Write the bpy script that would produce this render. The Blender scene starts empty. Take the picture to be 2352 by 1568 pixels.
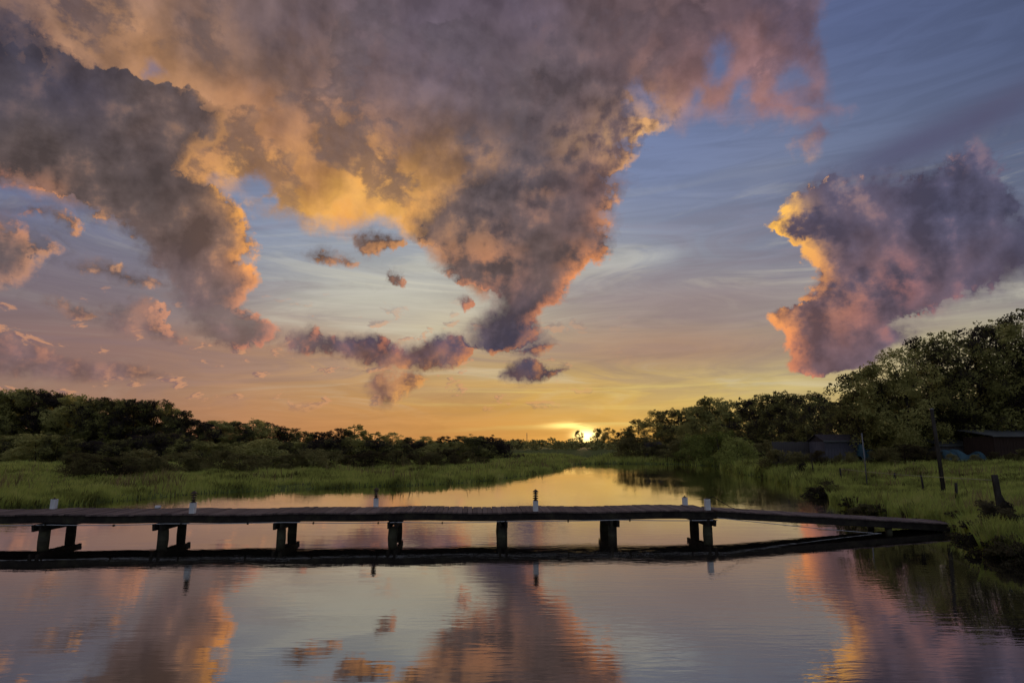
import bpy, bmesh, math, random
import numpy as np
from mathutils import Vector, Matrix, Euler

random.seed(7)
rng = np.random.default_rng(7)
scene = bpy.context.scene
col = scene.collection

# ------------------------------------------------------------------ camera
PITCH = math.radians(9.65)
FOC = 1400.0                      # focal length in units where the frame is 2352 x 1568
CAM_H = 2.5
cam_data = bpy.data.cameras.new('camera')
cam_data.sensor_width = 36.0
cam_data.lens = FOC / 2352.0 * 36.0
cam_data.clip_end = 20000
cam = bpy.data.objects.new('camera', cam_data)
cam.location = (0, 0, CAM_H)
cam.rotation_euler = (math.radians(90) + PITCH, 0, 0)
col.objects.link(cam)
scene.camera = cam

scene.view_settings.view_transform = 'Standard'
scene.view_settings.look = 'None'
scene.view_settings.exposure = 0.0
scene.view_settings.gamma = 1.0
scene.render.engine = 'CYCLES'
scene.cycles.use_adaptive_sampling = True
scene.cycles.adaptive_threshold = 0.03
scene.cycles.max_bounces = 5
scene.cycles.diffuse_bounces = 2
scene.cycles.glossy_bounces = 2
scene.cycles.transmission_bounces = 3
scene.cycles.transparent_max_bounces = 4
scene.cycles.caustics_reflective = False
scene.cycles.caustics_refractive = False
scene.cycles.sample_clamp_indirect = 3.0

def ray(px, py):
    """direction seen at a place in the photograph (2352 x 1568 units)"""
    x = (px - 1176) / FOC; y = (784 - py) / FOC
    c, s = math.cos(PITCH), math.sin(PITCH)
    return Vector((x, c - y * s, s + y * c))
def azel(px, py):
    d = ray(px, py).normalized()
    return math.degrees(math.atan2(d.x, d.y)), math.degrees(math.asin(d.z))
def pix(az, el):
    a, e = math.radians(az), math.radians(el)
    X, Y, Z = math.sin(a) * math.cos(e), math.cos(a) * math.cos(e), math.sin(e)
    c, s = math.cos(PITCH), math.sin(PITCH)
    f = Y * c + Z * s; u = -Y * s + Z * c
    if f < 0.15: f = 0.15
    return 1176 + FOC * X / f, 784 - FOC * u / f
def ground(px, py, z=0.0):
    """point at height z seen at a place in the photograph"""
    d = ray(px, py); t = (z - CAM_H) / d.z
    return Vector((d.x * t, d.y * t, z))
def lin(c):
    return tuple(((v / 255) / 12.92 if v / 255 <= 0.04045 else ((v / 255 + 0.055) / 1.055) ** 2.4) for v in c)

SUN_AZ, SUN_EL = azel(1347, 1001)

# ------------------------------------------------------------------ sky (world)
world = bpy.data.worlds.new('World'); world.use_nodes = True
WT = world.node_tree; WT.nodes.clear()

class E:
    """a socket of the sky's node tree, usable in arithmetic"""
    def __init__(s, sock): s.s = sock
    def __add__(a, b): return M('ADD', a, b)
    __radd__ = __add__
    def __sub__(a, b): return M('SUBTRACT', a, b)
    def __rsub__(a, b): return M('SUBTRACT', b, a)
    def __mul__(a, b): return M('MULTIPLY', a, b)
    __rmul__ = __mul__
    def __truediv__(a, b): return M('DIVIDE', a, b)
    def __neg__(a): return M('MULTIPLY', a, -1.0)
TREE = [WT]
def put(sock, v):
    if isinstance(v, E): TREE[0].links.new(v.s, sock)
    elif isinstance(v, bpy.types.NodeSocket): TREE[0].links.new(v, sock)
    else: sock.default_value = v
def M(op, a, b=None, c=None, clamp=False):
    n = TREE[0].nodes.new('ShaderNodeMath'); n.operation = op; n.use_clamp = clamp
    put(n.inputs[0], a)
    if b is not None: put(n.inputs[1], b)
    if c is not None: put(n.inputs[2], c)
    return E(n.outputs[0])
def mn(a, b): return M('MINIMUM', a, b)
def mx(a, b): return M('MAXIMUM', a, b)
def smin(a, b, k): return M('SMOOTH_MIN', a, b, k)
def smax(a, b, k): return M('SMOOTH_MAX', a, b, k)
def sat(a): return M('MULTIPLY', a, 1.0, clamp=True)
def sstep(a, lo, hi, t0=0.0, t1=1.0):
    n = TREE[0].nodes.new('ShaderNodeMapRange'); n.interpolation_type = 'SMOOTHSTEP'
    put(n.inputs[0], a); n.inputs[1].default_value = lo; n.inputs[2].default_value = hi
    n.inputs[3].default_value = t0; n.inputs[4].default_value = t1
    return E(n.outputs[0])
def lstep(a, lo, hi, t0=0.0, t1=1.0):
    n = TREE[0].nodes.new('ShaderNodeMapRange'); n.clamp = True
    put(n.inputs[0], a); n.inputs[1].default_value = lo; n.inputs[2].default_value = hi
    n.inputs[3].default_value = t0; n.inputs[4].default_value = t1
    return E(n.outputs[0])
def vec(x, y): return (x, y)
def sep(v):
    n = TREE[0].nodes.new('ShaderNodeSeparateXYZ'); put(n.inputs[0], v)
    return [E(o) for o in n.outputs]
TEXG = {}
def texgroup(key, build):
    """a small group (X, Y) -> (value, second value); keeps the sky's own tree flat and light"""
    if key not in TEXG:
        gt = bpy.data.node_groups.new('sky_noise', 'ShaderNodeTree')
        for k in 'XY': gt.interface.new_socket(k, in_out='INPUT', socket_type='NodeSocketFloat')
        for k in 'AB': gt.interface.new_socket(k, in_out='OUTPUT', socket_type='NodeSocketFloat')
        gi = gt.nodes.new('NodeGroupInput'); cx = gt.nodes.new('ShaderNodeCombineXYZ')
        gt.links.new(gi.outputs[0], cx.inputs[0]); gt.links.new(gi.outputs[1], cx.inputs[1])
        n, outs = build(gt)
        gt.links.new(cx.outputs[0], n.inputs['Vector'])
        go = gt.nodes.new('NodeGroupOutput')
        for i, o in enumerate(outs): gt.links.new(o, go.inputs[i])
        TEXG[key] = gt
    return TEXG[key]
def noise(v, scale, detail=6, rough=0.55, dist=0.0, color=False, kind='FBM', lac=2.0):
    def build(gt):
        n = gt.nodes.new('ShaderNodeTexNoise'); n.noise_dimensions = '2D'; n.noise_type = kind
        for k, x in (('Scale', scale), ('Detail', detail), ('Roughness', rough), ('Lacunarity', lac), ('Distortion', dist)):
            n.inputs[k].default_value = x
        if not color: return n, [n.outputs['Fac']]
        sc_ = gt.nodes.new('ShaderNodeSeparateColor'); gt.links.new(n.outputs['Color'], sc_.inputs[0])
        return n, [sc_.outputs[0], sc_.outputs[1]]
    n = TREE[0].nodes.new('ShaderNodeGroup'); n.node_tree = texgroup(('n', scale, detail, rough, dist, color, kind, lac), build)
    put(n.inputs[0], v[0]); put(n.inputs[1], v[1])
    return [E(o) for o in n.outputs] if color else E(n.outputs[0])
def voro(v, scale, detail=2, rough=0.5, smooth=0.6):
    def build(gt):
        n = gt.nodes.new('ShaderNodeTexVoronoi'); n.voronoi_dimensions = '2D'; n.feature = 'F1'; n.normalize = True
        for k, x in (('Scale', scale), ('Detail', detail), ('Roughness', rough)):
            n.inputs[k].default_value = x
        return n, [n.outputs['Distance']]
    n = TREE[0].nodes.new('ShaderNodeGroup'); n.node_tree = texgroup(('v', scale, detail, rough, smooth), build)
    put(n.inputs[0], v[0]); put(n.inputs[1], v[1])
    return E(n.outputs[0])
def mixc(f, a, b, mode='MIX', clamp=True):
    n = TREE[0].nodes.new('ShaderNodeMix'); n.data_type = 'RGBA'; n.blend_type = mode; n.clamp_factor = clamp
    put(n.inputs[0], f); put(n.inputs[6], a); put(n.inputs[7], b)
    return E(n.outputs[2])
def scalec(c, f): return mixc(f, (0, 0, 0, 1), c, clamp=False)
def addc(a, b): return mixc(1.0, a, b, 'ADD')

AZR, ELR = (-70.0, 70.0), (-4.0, 60.0)
def fcurve(x, pts):
    """piecewise-smooth function of a 0..1 value"""
    n = TREE[0].nodes.new('ShaderNodeFloatCurve')
    cm = n.mapping; cm.use_clip = False
    cm.extend = 'HORIZONTAL'
    c = cm.curves[0]
    pts = sorted(pts)
    c.points[0].location = pts[0]; c.points[1].location = pts[-1]
    for p in pts[1:-1]: c.points.new(*p)
    for p in c.points: p.handle_type = 'AUTO_CLAMPED'
    cm.update()
    put(n.inputs['Value'], x)
    return E(n.outputs[0])
nz = lambda a: (a - AZR[0]) / (AZR[1] - AZR[0])
ne = lambda e: (e - ELR[0]) / (ELR[1] - ELR[0])

# ---- clouds, outlined by where their edges stand in the sky ----
# rows: (y, left x, right x)        columns: (x, top y, bottom y)
CLOUDS = {
 'tower_left': dict(kind='rows', soft=.46, pts=[(40,20,92),(70,30,112),(105,40,140),(135,40,195),(160,40,265),(180,40,330),(198,40,400),(220,40,460),(250,40,505),
    (285,40,520),(330,40,480),(370,40,450),(390,40,440),(402,40,445),(412,40,458),(424,50,482),(436,90,510),(452,150,532),(470,195,548),(490,238,556),(508,262,564),(526,284,575),(545,303,590),(560,318,596),(585,335,580),(600,345,572),(620,360,592),(645,385,592),(665,390,575),(690,396,560),
    (705,402,560),(720,410,585),(738,425,618),(752,440,642),(772,455,642),(788,500,600),(799,545,570),(806,560,555)]),
 'tower_left_base': dict(kind='cols', soft=.5, open='L', pts=[(-1500,-40,440),(-900,-30,432),(-200,0,420),(0,22,414),(60,30,426),(95,62,436),(125,95,444),(160,150,458),(215,190,478),(260,210,506)]),
 'column': dict(kind='rows', soft=.5, pts=[(60,1220,1290),(120,1210,1380),(170,1200,1440),(200,1195,1466),(225,1190,1480),(250,1185,1500),(275,1180,1516),(290,1175,1520),(310,1170,1495),(335,1165,1470),(360,1150,1458),(385,1120,1440),
    (405,1085,1418),(425,1050,1428),(445,1022,1425),(465,1000,1412),(490,968,1402),(515,950,1404),(540,945,1404),(560,960,1404),(580,1000,1392),(600,1005,1368),(625,1010,1338),(645,1050,1318),(662,1120,1302),(685,1140,1290),
    (705,1128,1262),(725,1115,1236),(742,1100,1226),(760,1085,1236),(780,1072,1232),(797,1072,1200),(806,1095,1150),(812,1130,1125)]),
 'strip': dict(kind='cols', soft=.22, pts=[(640,795,788),(655,788,795),(668,762,806),(690,762,808),(712,748,811),(728,752,813),(745,775,814),(770,775,818),(800,770,826),(840,766,836),(868,768,840),(885,782,843),(905,795,846),(940,798,848),(970,788,849),(1000,778,848),(1030,771,845),(1055,772,838),(1072,783,822),(1090,800,796)]),
 'islet': dict(kind='cols', soft=.2, pts=[(1140,868,858),(1155,848,869),(1175,838,875),(1195,826,878),(1218,822,876),(1238,830,870),(1255,845,866),(1280,846,861),(1300,841,853),(1315,850,842)]),
 'wisp': dict(kind='cols', soft=.3, pts=[(1180,806,800),(1200,795,815),(1225,786,818),(1245,785,806),(1262,784,795),(1285,797,785)]),
 'tower_right': dict(kind='rows', soft=.3, pts=[(418,1868,2240),(428,1845,2260),(440,1815,2280),(465,1796,2300),(485,1792,2310),(497,1782,2310),
    (506,1764,2310),(515,1756,2310),(528,1755,2310),(540,1761,2310),(547,1790,2310),(553,1826,2310),(570,1842,2310),(590,1846,2310),(612,1856,2310),(640,1866,2300),(660,1866,2260),(680,1855,2210),(697,1845,2160),(706,1800,2140),(722,1778,2110),(740,1774,2060),(755,1786,2070),
    (770,1800,2100),(785,1803,2085),(800,1806,2055),(820,1810,2030),(838,1806,2000),(850,1822,1950),(858,1845,1900),(866,1880,1870)]),
 'crest': dict(kind='cols', soft=.32, pts=[(1822,450,470),(1845,424,540),(1875,412,560),(1910,406,560),(1960,407,560),(2010,404,560),(2060,393,560),(2110,386,560),(2150,376,560),(2185,358,560),(2208,338,560),(2235,326,560),(2258,334,560),(2278,366,560),(2298,402,560),(2318,440,540),(2335,470,500)]),
 'anvil': dict(kind='cols', soft=.5, open='R', pts=[(1960,560,700),(2050,520,726),(2110,500,724),(2190,480,700),(2260,478,680),(2310,482,660),(2352,486,640),(2450,480,612),(2700,470,580),(3200,460,560)]),
 'low_left': dict(kind='cols', open='L', soft=.3, pts=[(-500,700,870),(-120,755,866),(0,772,864),(55,786,864),(95,792,868),(150,815,871),(205,826,873),(280,832,873),(330,846,870),(370,857,864),(400,866,858)]),
 'puff_a': dict(kind='cols', soft=.22, pts=[(105,698,690),(130,692,706),(155,697,722),(185,709,733),(215,722,741),(240,738,735)]),
 'puff_b': dict(kind='cols', soft=.25, pts=[(215,728,722),(240,712,742),(270,706,756),(300,692,766),(330,687,772),(355,692,777),(375,722,782),(400,770,784),(430,788,784)]),
 'puff_c': dict(kind='cols', soft=.3, pts=[(165,612,606),(190,599,622),(215,601,632),(240,608,636),(265,606,638),(290,622,642),(320,630,650),(350,634,657),(385,642,660),(410,655,650)]),
 'dark_left': dict(kind='cols', open='L', soft=.8, pts=[(-500,470,690),(-60,474,664),(0,488,650),(45,505,638),(75,535,622),(105,558,596),(130,580,570)]),
 'scrap_a': dict(kind='cols', soft=.25, pts=[(812,548,542),(828,534,566),(850,533,586),(872,536,592),(892,541,578),(910,543,562),(925,556,548)]),
 'scrap_b': dict(kind='cols', soft=.18, pts=[(884,634,630),(895,627,645),(915,624,649),(932,631,646),(946,641,636)]),
 'scrap_c': dict(kind='cols', soft=.22, pts=[(1044,680,672),(1058,673,700),(1074,675,712),(1088,688,706),(1098,700,694)]),
 'scrap_d': dict(kind='cols', soft=.3, pts=[(700,600,594),(725,588,604),(752,582,608),(780,593,612),(805,590,608),(825,602,596)]),
 'scrap_e': dict(kind='cols', soft=.4, pts=[(840,900,890),(862,858,915),(880,852,925),(910,858,920),(935,853,900),(962,856,885),(980,872,866)]),
 'scrap_f': dict(kind='cols', soft=.3, pts=[(50,478,474),(95,475,486),(130,480,502),(160,492,520),(185,515,538),(205,538,534)]),
 'scrap_g': dict(kind='cols', soft=.3, pts=[(2030,758,750),(2060,745,764),(2085,748,768),(2110,764,758)]),
}
VEIL = {
 'deck': dict(kind='cols', soft=1.15, pts=[(-900,-900,430),(-200,-900,425),(0,-900,420),(120,-900,440),(240,-900,450),(360,-900,440),(460,-900,440),(530,-900,425),(580,-900,470),(620,-900,500),(680,-900,516),(740,-900,514),(800,-900,524),(850,-900,515),
    (900,-900,530),(945,-900,565),(985,-900,590),(1020,-900,610),(1060,-900,655),(1100,-900,662),(1135,-900,640),(1200,-900,500),(1300,-900,380),(1400,-900,300),(1460,-900,200),(1500,-900,230),(1560,-900,262),(1640,-900,262),(1720,-900,245),(1790,-900,262),(1850,-900,245),(1950,-900,260),(2300,-900,260)],
    open='LR', right=[(-400,2050),(-150,1990),(0,1905),(60,1880),(120,1880),(180,1890),(230,1900),(300,1900)]),
 'tail': dict(kind='cols', soft=1.6, pts=[(1500,250,240),(1560,215,268),(1640,195,262),(1720,180,258),(1790,200,275),(1850,225,285),(1900,242,276),(1935,262,255)]),
 'tail_low': dict(kind='cols', soft=1.4, pts=[(1820,345,335),(1850,320,352),(1885,300,345),(1905,318,310)]),
}

XC = [0,300,600,900,1176,1450,1750,2050,2352]
def grid(rows):
    return sorted(rows.items())
SKY = grid({
 0:   [(85,95,140)]*4+[(85,98,145),(88,102,155),(88,101,148),(80,95,138),(76,90,128)],
 150: [(98,112,158)]*4+[(98,112,160),(97,111,158),(94,108,150),(86,101,142),(82,96,134)],
 300: [(105,120,160)]*4+[(108,123,164),(110,127,172),(108,123,162),(98,112,146),(90,102,134)],
 450: [(102,108,142),(114,122,154),(126,140,172),(134,148,180),(128,142,174),(117,133,172),(118,127,156),(106,116,144),(96,106,134)],
 600: [(114,106,120),(122,120,138),(142,150,168),(164,168,170),(165,165,166),(152,153,162),(130,132,150),(134,135,148),(118,120,138)],
 700: [(126,106,110),(138,120,120),(170,160,148),(190,182,162),(187,177,155),(163,147,141),(152,141,140),(174,164,144),(158,152,143)],
 800: [(140,106,98),(154,114,98),(178,134,102),(188,156,118),(185,158,118),(178,143,111),(170,146,117),(180,165,125),(164,153,124)],
 880: [(152,121,102),(164,125,102),(185,140,97),(199,154,93),(205,164,84),(204,168,88),(204,182,112),(195,174,115),(180,160,110)],
 950: [(152,112,92),(170,121,92),(188,132,84),(201,142,74),(208,152,68),(213,165,72),(214,180,94),(200,170,100),(190,160,100)],
 1012:[(155,110,88),(174,120,86),(196,132,80),(208,140,68),(217,148,58),(226,160,54),(216,170,80),(202,165,92),(192,155,95)],
})
DARK = grid({
 0:   [(74,68,82),(105,86,82),(102,87,86),(95,85,97),(88,78,95),(88,73,80),(92,76,86),(84,80,108),(78,80,110)],
 150: [(72,68,82),(84,74,78),(110,88,82),(98,88,96),(97,85,90),(98,84,88),(122,92,97),(88,84,110),(82,80,108)],
 300: [(86,76,78),(88,77,79),(120,95,84),(94,85,92),(92,83,90),(118,94,94),(110,92,104),(86,82,104),(80,79,104)],
 450: [(95,80,78),(90,77,75),(108,87,80),(108,88,82),(94,83,87),(120,92,92),(90,84,106),(88,83,105),(80,80,104)],
 600: [(96,83,84),(104,87,86),(125,97,85),(110,90,85),(104,87,85),(106,86,85),(110,86,88),(94,82,97),(80,79,102)],
 700: [(112,93,95),(106,89,91),(116,89,89),(112,90,86),(99,83,86),(106,86,88),(128,94,90),(104,86,97),(82,80,102)],
 800: [(112,91,96),(108,88,92),(98,80,89),(84,74,94),(78,75,95),(84,75,88),(118,90,94),(106,90,102),(90,85,102)],
 880: [(116,90,92),(118,90,92),(118,88,84),(140,100,80),(100,78,82),(100,80,82),(120,92,95),(106,90,102),(90,85,102)],
})
LIT = grid({
 0:   [(150,112,92),(150,112,92),(130,100,92),(110,92,98),(105,88,98),(125,95,95),(130,100,105),(120,105,120),(110,105,120)],
 150: [(150,115,100),(165,125,98),(165,120,92),(118,98,102),(120,98,100),(170,122,108),(165,120,118),(130,110,125),(120,110,125)],
 300: [(140,112,106),(160,122,98),(185,135,90),(150,115,98),(140,112,102),(236,184,116),(180,128,118),(215,160,135),(150,120,125)],
 450: [(195,122,102),(205,148,98),(232,165,88),(236,172,82),(190,142,104),(205,138,108),(252,196,98),(205,155,138),(130,115,130)],
 600: [(205,155,125),(222,165,120),(248,168,92),(178,128,104),(208,142,100),(232,146,92),(254,186,84),(190,124,106),(140,112,118)],
 700: [(200,145,118),(222,155,116),(222,144,108),(182,130,108),(196,126,98),(224,146,106),(240,166,98),(206,124,98),(150,118,115)],
 800: [(186,122,112),(222,155,112),(214,132,108),(206,124,90),(196,132,92),(196,130,88),(228,144,98),(194,124,104),(160,125,120)],
 880: [(205,148,118),(222,160,115),(226,165,105),(232,172,100),(210,140,80),(210,150,90),(220,140,100),(190,124,104),(160,125,120)],
})
GOLD = grid({
 0:   [(146,112,96),(118,93,86),(106,88,88),(97,85,98),(92,80,95),(100,80,82),(98,80,90),(95,88,112),(90,88,112)],
 150: [(168,124,96),(190,138,94),(132,102,88),(99,88,99),(99,86,94),(104,86,88),(140,103,104),(110,98,120),(100,95,120)],
 300: [(140,106,92),(170,122,88),(172,120,84),(140,106,90),(100,88,92),(150,110,104),(144,108,114),(120,105,125),(100,95,120)],
 400: [(150,108,94),(186,130,88),(188,132,82),(184,130,80),(116,94,88),(150,112,108),(140,110,118),(120,105,125),(100,95,120)],
 480: [(196,128,106),(208,144,92),(232,168,80),(234,172,80),(164,120,90),(160,115,105),(140,110,118),(120,105,125),(100,95,120)],
 600: [(180,130,110),(205,145,100),(225,160,85),(214,152,98),(190,132,98),(180,125,105),(140,110,118),(120,105,125),(100,95,120)],
})
AZC = [-60, -43, -33, -24, -16, -8, 0, 8, 16, 24, 33, 43, 60]
ELC = [0, 1.5, 3, 4.5, 6.5, 8.5, 11, 14, 17, 20.5, 24, 28, 32, 36, 41, 48, 58]
def sample(g, px, py):
    ys = [r[0] for r in g]
    py = min(max(py, ys[0]), ys[-1]); px = min(max(px, XC[0]), XC[-1])
    j = max(i for i in range(len(ys)) if ys[i] <= py); j = min(j, len(ys) - 2)
    i = max(k for k in range(len(XC)) if XC[k] <= px); i = min(i, len(XC) - 2)
    ty = (py - ys[j]) / (ys[j+1] - ys[j]); tx = (px - XC[i]) / (XC[i+1] - XC[i])
    def l(k): return lin(g[j+k][1][i]), lin(g[j+k][1][i+1])
    (a, b), (c, d) = l(0), l(1)
    v = [(a[k]*(1-tx)+b[k]*tx)*(1-ty) + (c[k]*(1-tx)+d[k]*tx)*ty for k in range(3)]
    y = .3 * v[0] + .6 * v[1] + .1 * v[2]
    k = .80 + .12 * min(1, max(0, (py - 760) / 150)) if g is SKY else 1.06 if g is LIT else .94
    m_ = 1.10 if g is LIT or g is GOLD else 1.0
    return tuple(max(0.0, y + (q - y) * k) * m_ for q in v)
RAMPS = {}
def gridcolor(g, az, el01):
    out = None
    for i, a in enumerate(AZC):
        key = (id(g), a)
        if key not in RAMPS:
            gt = bpy.data.node_groups.new('sky_ramp', 'ShaderNodeTree')
            gt.interface.new_socket('Fac', in_out='INPUT', socket_type='NodeSocketFloat')
            gt.interface.new_socket('Color', in_out='OUTPUT', socket_type='NodeSocketColor')
            gi = gt.nodes.new('NodeGroupInput'); go = gt.nodes.new('NodeGroupOutput')
            rn_ = gt.nodes.new('ShaderNodeValToRGB'); r = rn_.color_ramp; r.interpolation = 'LINEAR'
            els = r.elements
            while len(els) < len(ELC): els.new(0.5)
            for k, e in enumerate(ELC): els[k].position = ne(e)
            for k, e in enumerate(ELC): els[k].color = (*sample(g, *pix(a, e)), 1)
            gt.links.new(gi.outputs[0], rn_.inputs[0]); gt.links.new(rn_.outputs[0], go.inputs[0])
            RAMPS[key] = gt
        n = WT.nodes.new('ShaderNodeGroup'); n.node_tree = RAMPS[key]
        put(n.inputs[0], el01)
        c = E(n.outputs[0])
        out = c if out is None else mixc(lstep(az, AZC[i-1], a), out, c)
    return out

tc = WT.nodes.new('ShaderNodeTexCoord')
dx, dy, dz = sep(tc.outputs['Generated'])
RAD = 180 / math.pi
az0 = M('ARCTAN2', dx, dy) * RAD
el0 = mx(M('ARCSINE', dz) * RAD, 0.0)

def field(shapes, az, el):
    """signed 'depth inside the clouds', in degrees and in softness units"""
    a01, e01 = (az - AZR[0]) / (AZR[1]-AZR[0]), (el - ELR[0]) / (ELR[1]-ELR[0])
    D = S = None
    for k, s in shapes.items():
        lo, hi = [], []
        for p in s['pts']:
            if s['kind'] == 'rows':
                (aL, eL), (aR, eR) = azel(p[1], p[0]), azel(p[2], p[0])
                lo.append((ne(eL), nz(max(aL, -69)))); hi.append((ne(eR), nz(min(aR, 69))))
            else:
                (aT, eT), (aB, eB) = azel(p[0], p[1]), azel(p[0], p[2])
                if p[1] < -500: eT = 85; aT = azel(p[0], 200)[0]
                lo.append((nz(aB), ne(eB))); hi.append((nz(aT), ne(eT)))
        opn = s.get('open', '')
        if opn != 'LR':                             # close the ends that do not run out of view
            lo.sort(); hi.sort()
            g = .03
            for q, w_ in ((0, -1), (-1, 1)):
                if (w_ < 0 and 'L' in opn) or (w_ > 0 and 'R' in opn): continue
                m_ = (lo[q][1] + hi[q][1]) / 2
                e_ = lo[q][0] if w_ < 0 else lo[-1][0]
                lo.insert(0, (e_ - .012, m_ + g)) if w_ < 0 else lo.append((e_ + .012, m_ + g))
                e_ = hi[q][0] if w_ < 0 else hi[-1][0]
                hi.insert(0, (e_ - .012, m_ - g)) if w_ < 0 else hi.append((e_ + .012, m_ - g))
        if s['kind'] == 'rows':
            l = fcurve(e01, lo); h = fcurve(e01, hi)
            d = mn(a01 - l, h - a01) * (AZR[1]-AZR[0])
        else:
            l = fcurve(a01, lo); h = fcurve(a01, hi)
            d = mn(e01 - l, h - e01) * (ELR[1]-ELR[0])
        if 'right' in s:
            d = mn(d, (fcurve(e01, [(ne(azel(x_, y_)[1]), nz(azel(x_, y_)[0])) for y_, x_ in s['right']]) - a01) * (AZR[1]-AZR[0]))
        q = d * (1.0 / s['soft'])
        D = d if D is None else smax(D, d, .25)
        S = q if S is None else mx(S, q)
    return D, S

def cumulus(az, el):
    p = vec(az, el)
    w = (noise(p, .30, 6, .55, 0, True))
    w2 = (noise(vec(az + 31.7, el + 11.3), 1.3, 4, .6, 0, True))
    b = voro(vec(az + (w[0] - .5) * 2, el + (w[1] - .5) * 2), .62, 2.5, .55)
    k = sstep(el, 4, 19, .38, 1.0)
    a2 = az + (w[0] - .5) * 3.4 * k + (w2[0] - .5) * 1.2
    e2 = el + (w[1] - .5) * 2.4 * k + (w2[1] - .5) * 1.1 * (k * .5 + .5)
    D, S = field(CLOUDS, a2, e2)
    bump = (.38 - b) * 1.2 * (k * .6 + .4)
    return D + bump, (S + bump * 1.6) * sstep(el, 17, 32, 1.0, .38), b, w

def veil(az, el):
    p = vec(az, el)
    w = (noise(p, .16, 6.5, .60, 0, True))
    D, S = field(VEIL, az + (w[0] - .5) * 7.0, el + (w[1] - .5) * 5.0)
    return D, S, w

# direction towards the sun across the sky
sx, sy = SUN_AZ - az0, (SUN_EL + 6) - el0
inv = 1.0 / M('SQRT', sx * sx + sy * sy + 4.0) if False else M('DIVIDE', 1.0, M('SQRT', sx * sx + sy * sy + 4.0))
ux, uy = sx * inv, sy * inv

# colour fields wander a little so that no gradient runs straight
cw = (noise(vec(az0, el0), .13, 6, .60, 0, True))
azc, elc = az0 + (cw[0] - .5) * 15, el0 + (cw[1] - .5) * 11
el01 = (el0 - ELR[0]) / (ELR[1]-ELR[0])
elc01 = (elc - ELR[0]) / (ELR[1]-ELR[0])

sky = gridcolor(SKY, az0, el01)
# thin high streaks
st = noise(vec(az0 * .055 + el0 * .03, el0 * .33), 1.0, 7, .62, 1.1)
st2 = noise(vec(az0 * .09 - el0 * .05 + 7, el0 * .7 + 3), 1.0, 6, .6, .8)
band = sstep(el0, 1.5, 7) * sstep(el0, 26, 14)
hi_ = sstep(st, .50, .70) * band
lo_ = sstep(st, .50, .34) * band
sky = mixc(hi_ * sstep(az0, -34, -10, .35, 1.0) * .34, sky, (*lin((214, 208, 186)), 1))
sky = mixc(lo_ * .30, sky, (*lin((128, 112, 122)), 1))
sky = scalec(sky, .93 + sstep(st2, .3, .7) * .14)
for (x_, y_, lx_, ly_, tilt, s_, c_) in [(2190, 300, 230, 34, -.20, .85, (84, 84, 110)), (2090, 335, 110, 22, -.12, .45, (88, 88, 116)), (1600, 690, 300, 48, .02, .55, (146, 126, 126)), (1560, 800, 330, 46, .03, .62, (168, 132, 112)), (1480, 640, 200, 22, -.04, .4, (140, 130, 138)), (160, 800, 330, 60, .02, .45, (136, 108, 106)), (120, 640, 260, 70, 0, .45, (120, 106, 116)), (860, 690, 150, 60, .0, .50, (206, 202, 184)), (1010, 745, 90, 26, -.05, .5, (214, 204, 172)), (1500, 590, 60, 16, -.1, .4, (196, 196, 190)), (700, 800, 300, 30, 0, .3, (176, 132, 104)), (2150, 790, 160, 22, -.15, .5, (196, 184, 142))]:
    a_, e_ = azel(x_, y_)
    qx, qy = az0 - a_, el0 - e_
    px_, py_ = (qx - qy * tilt) * (24.4 / lx_), (qy + qx * tilt) * (24.4 / ly_)
    sky = mixc(M('EXPONENT', -(px_ * px_ + py_ * py_)) * (s_ * .5 + st * s_), sky, (*lin(c_), 1))
gold = noise(vec(az0 * .045 + 3, el0 * .9), 1.0, 6, .55, .6)
sky = mixc(sstep(gold, .5, .72) * sstep(el0, 8, 3.5) * sstep(el0, .6, 2.5) * sstep(az0, -16, 4) * .6, sky, (*lin((232, 204, 120)), 1))

# (each stage reads its coordinates through the stage before it, which keeps the node stack small)
def after(x, prev): return x + prev * 1e-9
az0 = after(az0, gold); el0 = after(el0, gold)
# veil
Dv, Sv, wv = veil(az0, el0)
Dv2, Sv2, wv2 = veil(after(az0 + ux * 1.6, Dv), el0 + uy * 1.6)
HOLES = [(585,425,24,2.2),(605,455,18,1.8),(1655,135,40,1.9),(1720,205,34,1.7),(1600,215,30,1.5),(1820,185,34,1.6),(345,165,22,1.2),(1480,240,26,2.0),(20,300,30,.8)]
hole = None
for (x_, y_, r_, s_) in HOLES:
    a_, e_ = azel(x_, y_); rr = r_ / 24.4
    qx, qy = az0 - a_ + (wv[0] - .5) * 5, el0 - e_ + (wv[1] - .5) * 4
    t_ = M('EXPONENT', (qx * qx + qy * qy) * (-1 / (rr * rr))) * s_
    hole = t_ if hole is None else mx(hole, t_)
va = sstep(mn(Sv, 1.2) - hole, -.9, 1.0)
az0 = after(az0, va); el0 = after(el0, va); azc = after(azc, Dv2); elc01 = after(elc01, Dv2)
vc = gridcolor(GOLD, azc, elc01)
rel = (noise(vec(az0, el0), .15, 5, .50, .12) - noise(vec(az0 + ux * 1.6, el0 + uy * 1.6), .15, 5, .50, .12))
vt = noise(vec(az0 * .8 + el0 * .3 + 3, el0 * 1.1), .30, 6, .55, .1)
vc = scalec(vc, 1.0 + mx(mn(rel * 1.7, .34), -.24))
azc = after(azc, rel)
vl = sstep(Dv - Dv2, .2, 2.0) * sstep(Dv, 4.5, .4)
vc = mixc(sat(vl * .35 + sstep(vt + rel, .47, .68) * sstep(el0, 32, 20) * .60), vc, gridcolor(LIT, azc, elc01))
vc = scalec(vc, sstep(vt, .30, .56, .84, 1.0))
sn = noise(vec(az0 * .85 + 17, el0 * 1.15 + 6), .16, 7, .60, .1)
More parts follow.
